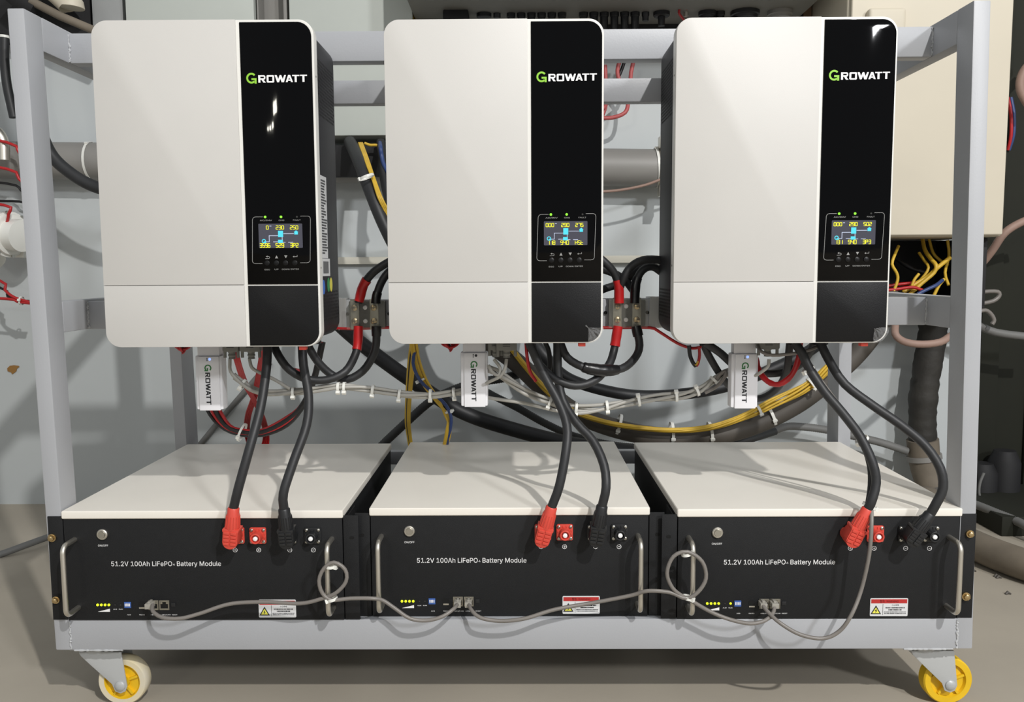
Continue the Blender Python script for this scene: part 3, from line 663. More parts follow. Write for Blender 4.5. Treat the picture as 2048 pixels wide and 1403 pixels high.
power_cable([(1588,684,.04),(1604,706,.035),(1619,738,.03),(1650,784,.015),(1684,824,.0),(1720,872,-.015),(1745,925,-.03),(1752,965,-.035),(1743,1002,-.04),(1735,1018,-.036),(1697,1088,-.029)], 'red', 'black battery lead with red plug on the right battery module', -.001)
power_cable([(1640,684,.05),(1659,722,.04),(1690,768,.025),(1748,812,.01),(1800,848,-.005),(1850,890,-.02),(1880,935,-.035),(1886,975,-.04),(1873,1005,-.04),(1860,1028,-.036),(1815,1086,-.029)], 'black', 'black battery lead with black plug on the right battery module', -.001)

# second black lead tied behind the red-plug lead of the right module
cable('control_cable', 'thin black cable tied beside the red-plug lead of the right module', 'cable', black_w, .0028, [(1610,720,.045),(1655,795,.03),(1690,840,.012),(1722,885,0),(1737,930,-.012),(1739,970,-.02),(1733,1012,-.024)])

# patch cables across the battery fronts
def plug8(parent, px, py, Yf, down=(0, 1)):
    v = P(px, py, Yf); m = MB(); m.box(v.x-.0055, v.x+.0055, Yf-.016, Yf-.0005, v.z-.0045, v.z+.004); m.box(v.x-.002, v.x+.002, Yf-.012, Yf-.001, v.z+.004, v.z+.0065)
    m.build('plug', clear_m, parent, bevel=.0006)
def patch(label, pts, ends, g='grey network patch cables'):
    pts = [(a, b, c-(.016 if b > 1228 else .008 if b > 1212 else 0)) for a, b, c in pts]     # the sag stands off from the panel
    p = [P(*q) for q in pts]; t = thing('patch_cable', p[0], label, 'cable', g)
    MB().tube(smooth_path(p, .006), .0031, 12).build('sheath', grey_c, t, ang=60)
    for e in ends: plug8(t, *e)
    return t
patch('grey patch cable from the left module looping on its right handle to the middle module',
      [(305,1209,-.018),(306,1222,-.026),(325,1234,-.03),(360,1236,-.032),(400,1226,-.033),(460,1207,-.034),(530,1203,-.036),(600,1206,-.042),(645,1196,-.046),(672,1185,-.05),(692,1162,-.05),(690,1138,-.05),(668,1124,-.05),(648,1136,-.05),(638,1160,-.05),(645,1186,-.048),(664,1199,-.049),(700,1196,-.045),(745,1196,-.043),(766,1200,-.037),(790,1216,-.03),(820,1236,-.025),(853,1240,-.022),(885,1232,-.018),(908,1216,-.015),(915,1207,-.004)],
      [(304,1205,-.003),(916,1202,.0085)])
patch('grey patch cable from the middle module looping on the right module\'s left handle',
      [(938,1207,-.004),(942,1218,-.014),(960,1234,-.02),(1000,1241,-.022),(1050,1236,-.022),(1110,1218,-.024),(1190,1204,-.026),(1262,1190,-.034),(1295,1181,-.045),(1340,1184,-.048),(1372,1196,-.05),(1396,1183,-.052),(1412,1155,-.052),(1404,1122,-.052),(1375,1103,-.052),(1347,1112,-.052),(1334,1145,-.052),(1345,1175,-.05),(1366,1192,-.048),(1385,1202,-.046),(1420,1222,-.036),(1460,1238,-.03),(1500,1246,-.026),(1530,1240,-.02),(1546,1225,-.018),(1549,1210,-.014)],
      [(937.5,1202,.0085),(1545.5,1204,-.003)])
patch('grey patch cable rising from the right module beside its red plug',
      [(1525,1209,-.016),(1535,1222,-.02),(1560,1245,-.03),(1600,1268,-.038),(1645,1276,-.04),(1678,1262,-.042),(1702,1230,-.045),(1722,1180,-.05),(1738,1110,-.055),(1743,1050,-.052),(1743,1000,-.03),(1745,955,-.014),(1735,900,-.002),(1705,845,.015),(1660,785,.035),(1625,735,.05),(1600,690,.06)],
      [(1523,1204,-.003)])
# ties on the handles and leads
tie(661,1132,-.045,(0,1),.0068,'white cable tie at the top of the left module\'s right handle',(1,-.3,0))
tie(665,1197,-.045,(.3,1),.0072,'white cable tie at the foot of the left module\'s right handle',(-1,-.4,-.3))
tie(1373,1107,-.045,(.2,1),.0072,'white cable tie at the top of the right module\'s left handle',(1,-.3,-.1))
tie(1375,1194,-.045,(-.2,1),.0072,'white cable tie at the foot of the right module\'s left handle',(.6,-.6,-.3))
tie(1739,1011,-.032,(.5,-1),.0098,'white cable tie just above the red plug of the right module',(1,-.3,-.2))
tie(1724,879,-.008,(.7,1),.0098,'white cable tie halfway up the right module\'s red-plug lead',(-1,-.5,0))
tie(1617,738,.035,(.6,1),.0092,'white cable tie on the red-plug lead just below the right inverter',(-1,-.5,0))

# ------------------------------------------------------------------ terminal blocks on the middle rail
def term(pxc, label, flip):
    c = P(pxc, 627, .12); x, z = c.x, .653; y = .128
    t = thing('terminal_block', (x, y, z-.025), label, 'terminal block', 'terminal blocks on the middle rail')
    MB().prism(rr(x-.031, x+.031, z-.0225, z+.0225, .002, 3), y-.012, y+.001).build('base', tblock_m, t, bevel=.001)
    for sx in (-.0165, .0165):
        sx2 = sx-(.004 if not flip else .001)
        lg = MB().box(x+sx2-.0075, x+sx2+.0075, y-.0155, y-.012, z-.026, z+.026).build('copper_lug', lug_m, t, bevel=.0006)
        for sz in (-.0115, .0115):
            m = MB(); m.tube([(x+sx2, y-.0155, z+sz), (x+sx2, y-.019, z+sz), (x+sx2, y-.0205, z+sz)], [.0056, .0054, .003], 20)
            sw = m.build('clamp_screw', brass, t)
            m = MB(); m.box(x+sx2-.0028, x+sx2+.0028, y-.0209, y-.0204, z+sz-.0005, z+sz+.0005); m.box(x+sx2-.0005, x+sx2+.0005, y-.0209, y-.0204, z+sz-.0028, z+sz+.0028); m.build('screw_slot', hole, sw)
    for sz in (-.0115, .0115):
        m = MB(); m.tube([(x-.0025, y-.012, z+sz), (x-.0025, y-.017, z+sz), (x-.0025, y-.018, z+sz)], [.0038, .0036, .002], 16); m.build('fixing_screw', pin_m, t)
    MB().prism(rr(x-.033, x+.033, z-.0245, z+.0245, .002, 3), y-.026, y-.024).build('clear_cover', cover_m, t)
    for sx in (-1, 1): MB().cyl((x+sx*.036, y-.001, z), (x+sx*.036, y+.001, z), .003, 12).build('mounting_hole', hole, t)
    return x, z
b1x, bz_ = term(735, 'terminal block with red and black leads between left and middle inverters', False)
b2x, _ = term(1254, 'terminal block with red and black leads between middle and right inverters', True)
def wrap(x0, x1, label):
    m = MB(); n = 9
    for k in range(n):
        xa = x0+(x1-x0)*k/n; xb = xa+(x1-x0)/n*1.5; dz = random.uniform(-.002, .002); o = random.uniform(0, .001)
        m.hexa([(xa, .1265-o, .6265+dz), (xb, .1265-o, .6265-dz), (xb, .1625+o, .6265), (xa, .1625+o, .6265)], [(xa+.002, .1265-o, .6795+dz), (xb+.002, .1265-o, .6795), (xb, .1625+o, .6795), (xa, .1625+o, .6795)])
    tag(m.build('packing_tape', wrap_m, smooth=False), label, 'tape', 'clear tape wound round the middle rail')
wrap(b1x-.056, b1x-.040, 'clear packing tape wound round the rail left of the first terminal block')
wrap(b2x+.038, b2x+.062, 'clear packing tape wound round the rail right of the second terminal block')
wrap(b2x-.062, b2x-.045, 'clear packing tape wound round the rail left of the second terminal block')

def jumper(label, pts, sleeve, smat=None, r=.0068, tapeseg=None, group='jumper leads at the terminal blocks'):
    p = smooth_path([P(*q) for q in pts], .008); t = thing('jumper_lead', p[-1], label, 'cable', group)
    MB().tube(p, r, 14).build('sheath', rubber, t, ang=60)
    if sleeve:
        e0, e1 = P(*sleeve[0]), P(*sleeve[-1]); i0 = min(range(len(p)), key=lambda i: (p[i]-e0).length); i1 = min(range(len(p)), key=lambda i: (p[i]-e1).length)
        s = p[min(i0, i1):max(i0, i1)+1]
        if len(s) < 2: s = p[-2:]
        MB().tube(s, [r*1.22+random.uniform(-.0004, .0006) for _ in s], 14).build('heat_shrink', smat, t, ang=60)
    if tapeseg:
        e0, e1 = P(*tapeseg[0]), P(*tapeseg[-1]); i0 = min(range(len(p)), key=lambda i: (p[i]-e0).length); i1 = min(range(len(p)), key=lambda i: (p[i]-e1).length)
        s = smooth_path(p[min(i0, i1):max(i0, i1)+1], .003); n = len(s)
        MB().tube(s, [r*(1.15+.35*math.sin(math.pi*i/(n-1))**.5) + random.uniform(-.0003, .0003) for i in range(n)], 16).build('tape_wrap', tape_m, t, ang=70)
T1 = .105
jumper('black lead with red sleeve entering the top of the left terminal block', [(800,512,.10),(775,525,.10),(748,543,.10),(728,568,T1),(719,598,T1),(717,606,T1)], [(733,556,.101),(723,580,T1),(718,603,T1)], shrink_r)
jumper('black lead entering the top of the left terminal block from behind the middle inverter', [(800,524,.11),(776,545,.11),(762,566,.108),(753,592,T1),(752,606,T1)], [(757,580,.106),(752,604,T1)], tape_m)
jumper('black lead with red sleeve curving from the left terminal block up under the left inverter', [(545,684,.06),(558,712,.05),(580,740,.05),(615,758,.055),(655,759,.06),(690,743,.07),(708,715,.09),(715,690,.1),(717,652,T1)], [(716,652,T1),(717,675,.103),(714,697,.098)], shrink_r)
jumper('black lead curving from the left terminal block to the left inverter behind the red-sleeved one', [(612,684,.07),(635,722,.08),(665,750,.09),(695,758,.09),(725,742,.095),(744,715,.1),(752,690,.104),(753,652,T1)], [(753,652,T1),(752,668,T1)], tape_m)
jumper('black lead from the middle inverter entering the red sleeve above the right terminal block', [(1180,500,.10),(1205,520,.10),(1226,542,.103),(1237,570,T1),(1238,606,T1)], [(1236,562,T1),(1239,582,.104),(1237,604,T1)], shrink_r)
jumper('black lead arching from the right inverter over to the right terminal block', [(1350,526,.11),(1315,519,.105),(1285,520,.10),(1262,533,.10),(1247,556,.1),(1240,575,.108)], None)
jumper('black taped lead entering the top of the right terminal block from the right inverter', [(1350,560,.13),(1325,545,.12),(1305,533,.115),(1285,540,.11),(1272,565,.107),(1269,606,T1)], [(1276,555,.108),(1268,580,T1),(1269,604,T1)], tape_m)
jumper('black lead crossing behind the right terminal block from the middle inverter', [(1190,585,.14),(1215,575,.145),(1245,565,.14),(1275,540,.13),(1300,528,.125)], None)
jumper('black lead slanting behind the red sleeve of the right terminal block', [(1195,535,.13),(1225,545,.135),(1250,560,.13),(1266,580,.12)], None)
jumper('black lead with red sleeve hanging in a deep curve from the right terminal block', [(1062,684,.06),(1075,724,.06),(1108,756,.05),(1150,771,.05),(1190,760,.06),(1217,730,.08),(1228,700,.1),(1236,652,T1)], [(1237,652,T1),(1235,672,T1),(1231,692,.1)], shrink_r)
jumper('taped black lead in a shallow curve from the right terminal block to the middle inverter', [(1120,684,.06),(1134,714,.055),(1165,733,.05),(1205,740,.055),(1245,736,.07),(1270,715,.09),(1279,690,.1),(1272,652,T1)], [(1272,652,T1),(1276,672,.104)], tape_m, tapeseg=[(1165,733,.05),(1205,740,.055),(1240,737,.068)])
# leads of the right inverter
jumper('black lead sweeping from the wall up under the right inverter, left of its dongle', [(1405,684,.1),(1420,715,.11),(1445,755,.13),(1475,785,.15),(1515,797,.16),(1550,780,.14),(1572,745,.1),(1580,684,.07)], None, r=.0062, group='leads under the right inverter')
jumper('black lead dropping behind the white dongle of the right inverter', [(1408,684,.09),(1440,705,.1),(1475,735,.12),(1510,745,.13),(1560,745,.13),(1600,728,.12),(1622,700,.1),(1628,684,.09)], None, r=.0068, group='leads under the right inverter')
jumper('thin red-sleeved lead looping below the right inverter beside its dongle', [(1600,684,.06),(1598,715,.06),(1583,750,.06),(1558,768,.065),(1535,762,.08),(1518,740,.1),(1512,715,.11)], [(1600,684,.06),(1598,715,.06),(1583,750,.06),(1558,768,.065),(1535,762,.08),(1518,740,.1),(1512,715,.11)], red_w, r=.0038, group='leads under the right inverter')

cable('red_wire', 'short red wire beside the leads leaving the middle inverter', 'wire', red_w, .0028, [(1052,684,.04),(1054,712,.04),(1060,742,.045),(1072,762,.05)])
cable('thin_lead', 'thin black lead dropping between the two battery leads of the middle inverter', 'cable', rubber, .0042, [(1090,684,.08),(1097,700,.08),(1100,725,.08),(1097,745,.08),(1088,758,.08)])
# ------------------------------------------------------------------ connectors under the inverters
def dplug(px, label, cab, Yv=.05, w_=.034):
    c = P(px, 690, Yv); x = c.x; z1 = .6215
    t = thing('data_connector', (x, Yv, z1-.03), label, 'connector', 'grey data connectors under the inverters')
    MB().prism(rr(x-w_/2, x+w_/2, z1-.026, z1, .003, 3), Yv, Yv+.016).build('hood', grey_p, t, bevel=.0012)
    m = MB()
    for sx in (-1, 1): m.cyl((x+sx*w_*.42, Yv+.006, z1-.036), (x+sx*w_*.42, Yv+.006, z1-.002), .0026, 10)
    m.build('thumb_screw', grey_p, t)
    m = MB(); m.tube([(x, Yv+.008, z1-.026-k*.003) for k in range(5)], [.0066, .0052, .0064, .005, .006], 14); m.build('strain_relief', grey_p, t)
    m = MB()
    for k in range(5): m.box(x-.006, x+.006, Yv-.0006, Yv, z1-.007-k*.003, z1-.0062-k*.003)
    m.build('grip_ridge', blk_p, t)
    MB().tube(path(cab), .0028, 10).build('cable', grey_c2, t, ang=60)
dplug(460, 'grey data connector next to the dongle of the left inverter', [(460,718,.055),(461,742,.05),(478,762,.05),(500,778,.05),(530,786,.052)], w_=.026)
dplug(499, 'grey data connector under the left inverter, nearest its black panel', [(499,718,.055),(504,735,.05),(520,745,.055),(548,758,.055),(580,777,.055)])
dplug(991, 'ribbed grey data connector next to the dongle of the middle inverter', [(988,718,.06),(1000,735,.055),(996,750,.05),(983,742,.055),(977,730,.06)], w_=.024, Yv=.06)
dplug(1013, 'grey data connector under the middle inverter, nearest its black panel', [(1013,718,.055),(1010,736,.05),(1000,752,.05),(985,760,.055),(972,766,.06)])
dplug(1538, 'grey data connector under the right inverter beside the dongle', [(1538,718,.055),(1536,732,.055),(1522,744,.06),(1508,752,.07),(1490,762,.08)], w_=.036)
cable('grey_cable', 'grey cable stretched across under the right inverter', 'cable', grey_c, .0028, [(1516,690,.05),(1522,702,.04),(1545,710,.036),(1590,706,.04),(1620,699,.05),(1640,690,.06)])

# grey data runs laced between the inverters
G = 'grey cables laced between the inverters'
def run(label, base, offs, mt=grey_c2, r=.0030, g=G, name='data_cable', tw=1.0):
    for i, (dx, dy, ph) in enumerate(offs):
        pts = [(x+dx*math.cos(ph+k*tw), y+dy*math.sin(ph+k*tw), Y+.004*math.cos(ph+k*tw)) for k, (x, y, Y) in enumerate(base)]
        o = MB().tube(path(pts), r, 10).build(name, mt, ang=60)
        tag(o, label, 'cable', g)
b1 = [(468,752,.06),(500,776,.06),(540,785,.06),(587,783,.06),(635,777,.065),(685,773,.07),(740,778,.08),(800,788,.09),(862,790,.1),(910,785,.1),(950,778,.1)]
run('grey data cable in the laced run between left and middle inverters', b1, [(0, 4, 0), (0, 4, 2.1), (0, 5, 4.2)])
b2 = [(977,735,.08),(1003,750,.07),(1050,782,.07),(1100,805,.08),(1150,815,.09),(1200,815,.1),(1255,803,.11),(1310,795,.12),(1365,790,.12),(1405,778,.12),(1430,758,.12),(1455,745,.12),(1490,742,.12)]
run('grey data cable in the laced run between middle and right inverters', b2, [(0, 6, 0), (0, 7, 1.8), (0, 6, 3.6)])
cable('data_cable', 'single grey data cable joining the lace from below the middle dongle', 'cable', grey_c2, .0030, [(950,790,.1),(990,797,.09),(1050,806,.085),(1110,820,.085),(1160,826,.09),(1220,815,.1)], None)
cable('cable_loop', 'short grey cable loop beside the dongle of the right inverter', 'cable', grey_c, .0032, [(1428,765,.12),(1440,748,.11),(1452,742,.105),(1448,755,.105),(1434,772,.11),(1410,785,.115)])
for px, py, Y, ax, R, lb in ((486,768,.06,(1,.6),.008,'white cable tie on the grey run just right of the left dongle'), (587,784,.06,(1,0),.0075,'white cable tie on the grey run behind the left module\'s black-plug lead'),
    (677,774,.07,(1,0),.0078,'left one of the paired white cable ties on the grey run'), (689,774,.07,(1,0),.0078,'right one of the paired white cable ties on the grey run'),
    (746,780,.082,(1,.1),.0085,'white cable tie on the grey run below the left terminal block'), (799,789,.09,(1,.1),.0085,'white cable tie on the grey run left of the yellow and blue wires'),
    (861,789,.1,(1,0),.0085,'white cable tie on the grey run where yellow and blue wires cross'), (908,786,.1,(1,-.1),.0085,'white cable tie on the grey run just left of the middle dongle'),
    (1099,804,.08,(1,.4),.009,'white cable tie on the grey run left of the middle battery leads'), (1152,816,.09,(1,.1),.0095,'white cable tie on the grey run just right of the middle battery leads'),
    (1214,812,.1,(1,-.1),.009,'white cable tie at the lowest sag of the right grey run'), (1277,800,.11,(1,-.2),.0095,'white cable tie on the grey run below the right terminal block'),
    (1352,792,.12,(1,-.1),.0085,'white cable tie on the grey run left of the bend below the right inverter'), (1394,781,.12,(1,-.4),.0085,'white cable tie at the bend of the grey run below the right inverter'), (1428,760,.12,(1,-1),.008,'white cable tie under the grey loop beside the right dongle')):
    tie(px, py, Y, ax, R, lb, (0, -.7, -1 if px not in (1277, 1352, 1394) else 1))

# red and black wires below the left inverter
RG = 'red and black wires below the left inverter'
def wire(mt, r, pts, label, g=None, name='wire'): return cable(name, label, 'wire', mt, r, pts, g, 8)
for k in range(4):
    wire(red_w, .0022, [(462+k*4,684,.16),(470+k*3,720,.16),(485+k*3,765,.3),(505+k*2,800,.42),(520+k*3,835,.55),(528+k*3,870,.64),(520+k*5,905,.66)], 'red wire of the crossed bunch slanting down right below the left inverter', 'crossed red wires below the left inverter')
    wire(red_w, .0022, [(524+k*3,684,.18),(517+k*3,730,.26),(505+k*3,790,.42),(492+k*3,830,.55),(490+k*3,865,.64),(500+k*5,905,.66)], 'red wire of the crossed bunch slanting down left below the left inverter', 'crossed red wires below the left inverter')
for k, mt in enumerate((black_w, red_w, black_w, red_w)):
    o = k*7
    wire(mt, .0032 if k != 2 else .0050, [(395+o,760,.2),(412+o*1.2,815,.2),(438+o,850,.2),(475+o*.5,868-o*.4,.2),(525,870-o*.5,.2),(575,850-o*.8,.19),(610-o*.3,808,.18),(632-o*.3,755,.17),(648-o*.3,684,.16)],
         ('black' if mt is black_w else 'red')+' wire in the wide hanging curve below the left inverter', ('black' if mt is black_w else 'red')+' wires of the hanging curve')
ring('cable_tie', 'clear cable tie round the hanging red and black wires under the left inverter', 'cable tie', tie_m, P(484,864,.2), P(494,868,.2)-P(484,864,.2), .0165, .004)
wire(red_w, .0026, [(545,684,.09),(560,715,.08),(578,735,.08),(610,742,.09)], 'short red wire beside the black leads under the left inverter')
for px, py, lb in ((360,684,'knot of red and black wire ends under the left edge of the left inverter'), (895,680,'knot of red and black wire ends under the middle inverter, left of its dongle')):
    t = thing('wire_knot', P(px, py, .1), lb, 'wires', None); ctr = P(px, py, .1)
    for k in range(5):
        a = random.uniform(0, 6); mt = (red_w, black_w)[k % 2 and k > 1]
        MB().tube(path([(px-14+k*2,py-8,.1),(px-10+k*5,py+10+3*math.cos(a),.09+.01*math.sin(a)),(px+5,py+22+2*k-8,.095),(px+18-k*2,py+10,.1),(px+30,py-6,.1)]), .0021, 8).build('wire', mt, t, ang=60)
# thin red wire along the underside of the middle rail
wire(red_w, .0024, [(655,655,.12),(700,657,.118),(740,656,.118),(790,654,.12)], 'red wire running along under the rail at the left terminal block')
wire(red_w, .0026, [(1180,655,.12),(1240,655,.118),(1300,655,.12),(1320,664,.12),(1355,686,.12),(1385,696,.11),(1404,692,.1)], 'red wire dipping from the right terminal block to the right inverter')
t = thing('taped_splice', P(1385, 720, .1), 'black and red taped wire splice hanging left of the right dongle', 'wires')
MB().tube(path([(1378,690,.1),(1380,710,.1),(1386,725,.098),(1392,732,.098)]), [.0035]*len(path([(1378,690,.1),(1380,710,.1),(1386,725,.098),(1392,732,.098)])), 10).build('taped_leg', tape_m, t)
MB().tube(path([(1398,692,.1),(1399,710,.1),(1396,726,.098),(1392,732,.098)]), .0026, 10).build('red_leg', red_w, t)
MB().tube(path([(1384,722,.097),(1391,730,.096),(1396,722,.097)]), .0018, 8).build('yellow_leg', yel_w, t)

# ------------------------------------------------------------------ hoses, wires and conduits behind the rack
cable('large_hose', 'thick dusty hose hanging in a wide curve behind the rack below the right inverter', 'hose', hose_m, .0265, [(850,560,1.24),(870,600,1.08),(915,645,1.0),(960,672,1.0),(1030,722,1.0),(1090,778,1.0),(1150,824,1.0),(1230,856,1.0),(1320,873,1.0),(1410,873,1.0),(1500,853,1.0),(1590,810,1.0),(1660,757,1.0),(1720,700,1.0),(1770,630,1.0),(1780,590,1.04)], n=20)
cable('black_hose', 'black hose running down to the right behind the left terminal block', 'hose', rubber, .019, [(600,560,1.262),(620,590,1.0),(660,630,.86),(705,672,.85),(770,723,.85),(845,775,.85),(930,826,.85),(1040,862,.85),(1150,888,.85),(1250,900,.85),(1330,905,.95),(1380,910,1.262)], n=16)
cable('black_hose', 'black hose curving behind the right inverter below the right terminal block', 'hose', rubber, .0165, [(1040,640,1.265),(1060,670,1.13),(1085,705,1.08),(1130,752,1.08),(1200,778,1.08),(1280,791,1.08),(1370,787,1.08),(1460,770,1.08),(1550,735,1.08),(1620,700,1.08),(1680,650,1.1),(1700,620,1.265)], n=16)
cable('black_hose', 'black hose with yellow wires slanting down between left and middle inverters', 'hose', rubber, .0175, [(700,284,1.115),(708,300,1.06),(722,332,.98),(742,385,.92),(768,448,.9),(800,510,.9),(840,570,.95),(890,600,1.1),(940,610,1.262)], n=16)
cable('black_hose', 'black hose at the left edge of the middle inverter under the grey cabinet', 'hose', rubber, .013, [(762,284,1.115),(764,310,1.08),(768,350,1.04),(778,400,1.0),(795,440,1.05),(815,470,1.15),(830,485,1.265)], n=14)
cable('black_hose', 'dusty black hose sagging from the left post behind the left inverter', 'hose', rubber, .0165, [(30,60,1.0),(48,150,1.0),(72,235,1.0),(100,305,1.0),(140,345,1.0),(190,373,1.0),(250,385,1.0),(330,375,1.06),(380,360,1.10),(420,330,1.135)], n=16)
corrugated('corrugated_conduit', 'dark corrugated conduit rising to the right between left and middle modules', 'conduit', corrd_m, .0125, [(745,910,1.0),(771,883,1.0),(815,842,1.0),(860,803,1.0),(900,782,1.0),(950,765,1.0),(1010,755,1.0),(1060,740,1.1),(1090,730,1.27)])
corrugated('corrugated_conduit', 'dark corrugated conduit running down right behind the middle module', 'conduit', corrd_m, .0115, [(930,760,1.27),(985,790,1.14),(1035,815,1.12),(1090,846,1.12),(1150,872,1.12),(1230,890,1.12),(1320,896,1.12),(1420,892,1.12),(1490,880,1.12),(1550,862,1.17)])
corrugated('corrugated_conduit', 'grey corrugated conduit along the wall behind the right rear post', 'conduit', corr_m, .012, [(1550,860,1.2),(1580,852,1.2),(1640,857,1.2),(1700,870,1.2),(1760,884,1.2),(1815,902,1.2)])
YG = 'yellow wires laced on the thick hose'
yb = [(1018,690,.97),(1045,725,.96),(1085,772,.95),(1130,812,.95),(1190,838,.95),(1260,853,.95),(1340,860,.95),(1410,856,.95),(1475,838,.95),(1540,808,.95),(1610,775,.95),(1650,742,.95),(1690,700,.95)]
for i in range(7):
    ph = i*.9; sp = [6, 5, 5, 4, 3, 3, 3, 4, 5, 9, 9, 10, 10]
    pts = [(x, y+sp[k]*math.sin(ph+.7*k), Y+.008*math.cos(ph+.7*k)) for k, (x, y, Y) in enumerate(yb)]
    cable('yellow_wire', 'yellow wire in the bunch laced along the thick hose', 'wire', yel_w, .0034, pts, YG, 8)
for px, py, ax, lb in ((1236,850,(1,.3),'long white tie round hose and yellow wires above the gap right of the middle module'), (1343,866,(1,0),'long white tie round the hose above the left end of the right module'), (1420,866,(1,-.1),'long white tie round the hose, third from the left'), (1541,830,(1,-.4),'long white tie round the hose right of the right dongle')):
    tie(px, py, 1.0, ax, .031, lb, (0, -1, -.35), .008)
tie(1518,820,.95,(1,-.45),.014,'white tie round the yellow wires just left of the last long hose tie',(0,-1,-1),.007)
tie(1623,767,.95,(1,-.7),.018,'white tie round the yellow wires right of the right dongle',(.3,-1,-1),.008)
tie(733,354,.9,(.4,1),.0195,'white cable tie on the slanting black hose between left and middle inverters',(-1,-.6,0),.006)
for i in range(3):
    cable('yellow_wire', 'yellow wire running down along the slanting hose between the inverters', 'wire', yel_w, .0034, [(718+i*3,286,1.09),(731+i*3,322,.98),(745+i*2,358,.92),(757+i*3,395,.89),(771+i*3,425,.9),(785,465,.9)], 'yellow wires on the slanting hose', 8)
cable('yellow_wire', 'forked yellow wire end under the grey cabinet', 'wire', yel_w, .004, [(729,286,1.1),(740,290,1.1),(752,290,1.1),(766,294,1.1)], None, 8)
cable('blue_wire', 'violet-blue wire at the edge of the middle inverter under the cabinet', 'wire', blue_w, .006, [(760,284,1.11),(761,295,1.05),(763,310,1.05),(768,330,1.04),(785,360,1.02)], None, 8)
# yellow and blue bundles hanging behind the middle inverter
YB = 'yellow wires hanging behind the middle inverter'
for i in range(5):
    o = math.sin(i*1.4)*6
    cable('yellow_wire', 'yellow wire in the bundle hanging straight down left of the middle module', 'wire', yel_w if i < 4 else black_w, .003, [(828+o,680,.6),(822+o,730,.6),(817+o*.7,790,.6),(815+o*.6,840,.6),(818+o*.5,870,.6),(823+o*.4,905,.6)], 'yellow wires hanging left of the middle module', 8)
for i in range(4):
    o = math.sin(i*1.7)*6
    cable('yellow_wire', 'yellow wire in the bundle slanting down behind the middle module', 'wire', yel_w, .003, [(826+o,680,.5),(833+o,722,.5),(848+o,762,.5),(872+o*.7,797,.5),(893-o*.4,830,.5),(897+o*.6,858,.5),(890+o*.6,895,.52)], YB, 8)
cable('blue_wire', 'dark blue wire in the slanting bundle behind the middle module', 'wire', blue_w, .0036, [(834,690,.51),(826,725,.49),(840,760,.49),(866,785,.49),(892,810,.49),(902,835,.49),(900,860,.5),(893,895,.52)], None, 8)
tie(841,760,.5,(.5,1),.009,'white tie on the yellow and blue bundle above the grey run',(-.6,-1,-.5))
tie(899,822,.5,(.3,1),.009,'white tie on the yellow and blue bundle below the grey run',(.6,-1,-.5))

# pipe on the wall
t = thing('wall_pipe', P(700, 330, 1.22), 'thick grey plastic pipe running level along the wall behind the rack', 'pipe')
a, b = P(-420, 315, 1.215), P(1420, 337, 1.215); MB().cyl(a, b, .054, 32).build('pipe', pipe_m, t)
m = MB(); c0 = P(1322, 336, 1.215); ax = (b-a).normalized()
for k in range(24):
    a0 = 2*math.pi*k/24; a1 = 2*math.pi*(k+1)/24; u = Vector((0, math.cos(a0), math.sin(a0))); v = Vector((0, math.cos(a1), math.sin(a1)))
    m.hexa([c0+u*.055-ax*.012, c0+u*.055+ax*.012, c0+u*.058+ax*.012, c0+u*.058-ax*.012], [c0+v*.055-ax*.012, c0+v*.055+ax*.012, c0+v*.058+ax*.012, c0+v*.058-ax*.012])
m.box(c0.x-.012, c0.x+.012, 1.16, 1.2, c0.z+.052, c0.z+.085); m.box(c0.x-.012, c0.x+.012, 1.16, 1.2, c0.z-.085, c0.z-.052)
m.build('pipe_clamp', steel, t, bevel=.001)
for zz in (.075, -.068): MB().tube([(c0.x, 1.17, c0.z+zz), (c0.x, 1.15, c0.z+zz)], [.008, .006], 8).build('clamp_bolt', screw_m, t)
ring('cable_tie', 'long pale tie round the wall pipe just left of the left inverter', 'cable tie', tie_m, P(184, 322, 1.215), (b-a), .055, .007, None, (0, -1, 1.5))
ring('cable_tie', 'long pale tie round the wall pipe between middle and right inverters', 'cable tie', tie_m, P(1313, 335, 1.215), (b-a)+Vector((0, 0, .25)), .056, .007, None, (0, -.5, 1.5))
cable('twin_cable', 'thin brown cable below the pipe between middle and right inverters', 'wire', pink_c, .004, [(1190,384,1.13),(1240,380,1.13),(1290,370,1.13),(1330,356,1.13),(1380,345,1.14)])
# surface trunking on the wall
a, b = P(640, 514, 1.262), P(1420, 514, 1.262)
tag(MB().box(-.60, .80, 1.262, 1.284, a.z-.022, a.z).build('cable_trunking', trunk_m, bevel=.002), 'cream cable trunking running level along the wall behind the inverters', 'trunking')
# cabinets
t = thing('wall_cabinet', (-.47, 1.2, 1.104), 'grey-green steel cabinet above the gap between left and middle inverters', 'cabinet', 'grey-green wall cabinets')
MB().box(-.636, -.298, 1.135, 1.284, 1.105, 1.9).build('body', cab_m, t, bevel=.003); MB().box(-.639, -.295, 1.12, 1.1345, 1.104, 1.9).build('door', cab_m, t, bevel=.004)
t = thing('wall_cabinet', (-.92, 1.2, 1.104), 'grey-green steel cabinet above the left inverter', 'cabinet', 'grey-green wall cabinets')
MB().box(-1.093, -.74, 1.135, 1.284, 1.204, 1.9).build('body', cab_m, t, bevel=.003); MB().box(-1.096, -.737, 1.12, 1.1345, 1.2, 1.9).build('door', cab_m, t, bevel=.004)
m = MB(); m.box(-.735, -.64, 1.20, 1.284, 1.3, 1.9); m.box(-.735, -.73, 1.14, 1.2, 1.3, 1.9); m.box(-.66, -.65, 1.14, 1.2, 1.3, 1.9)
tag(m.build('cable_channel', pipe_m, bevel=.002), 'grey open channel between the two grey-green cabinets', 'channel')
a = P(185, 0, 1.18); b = P(248, 0, 1.18)
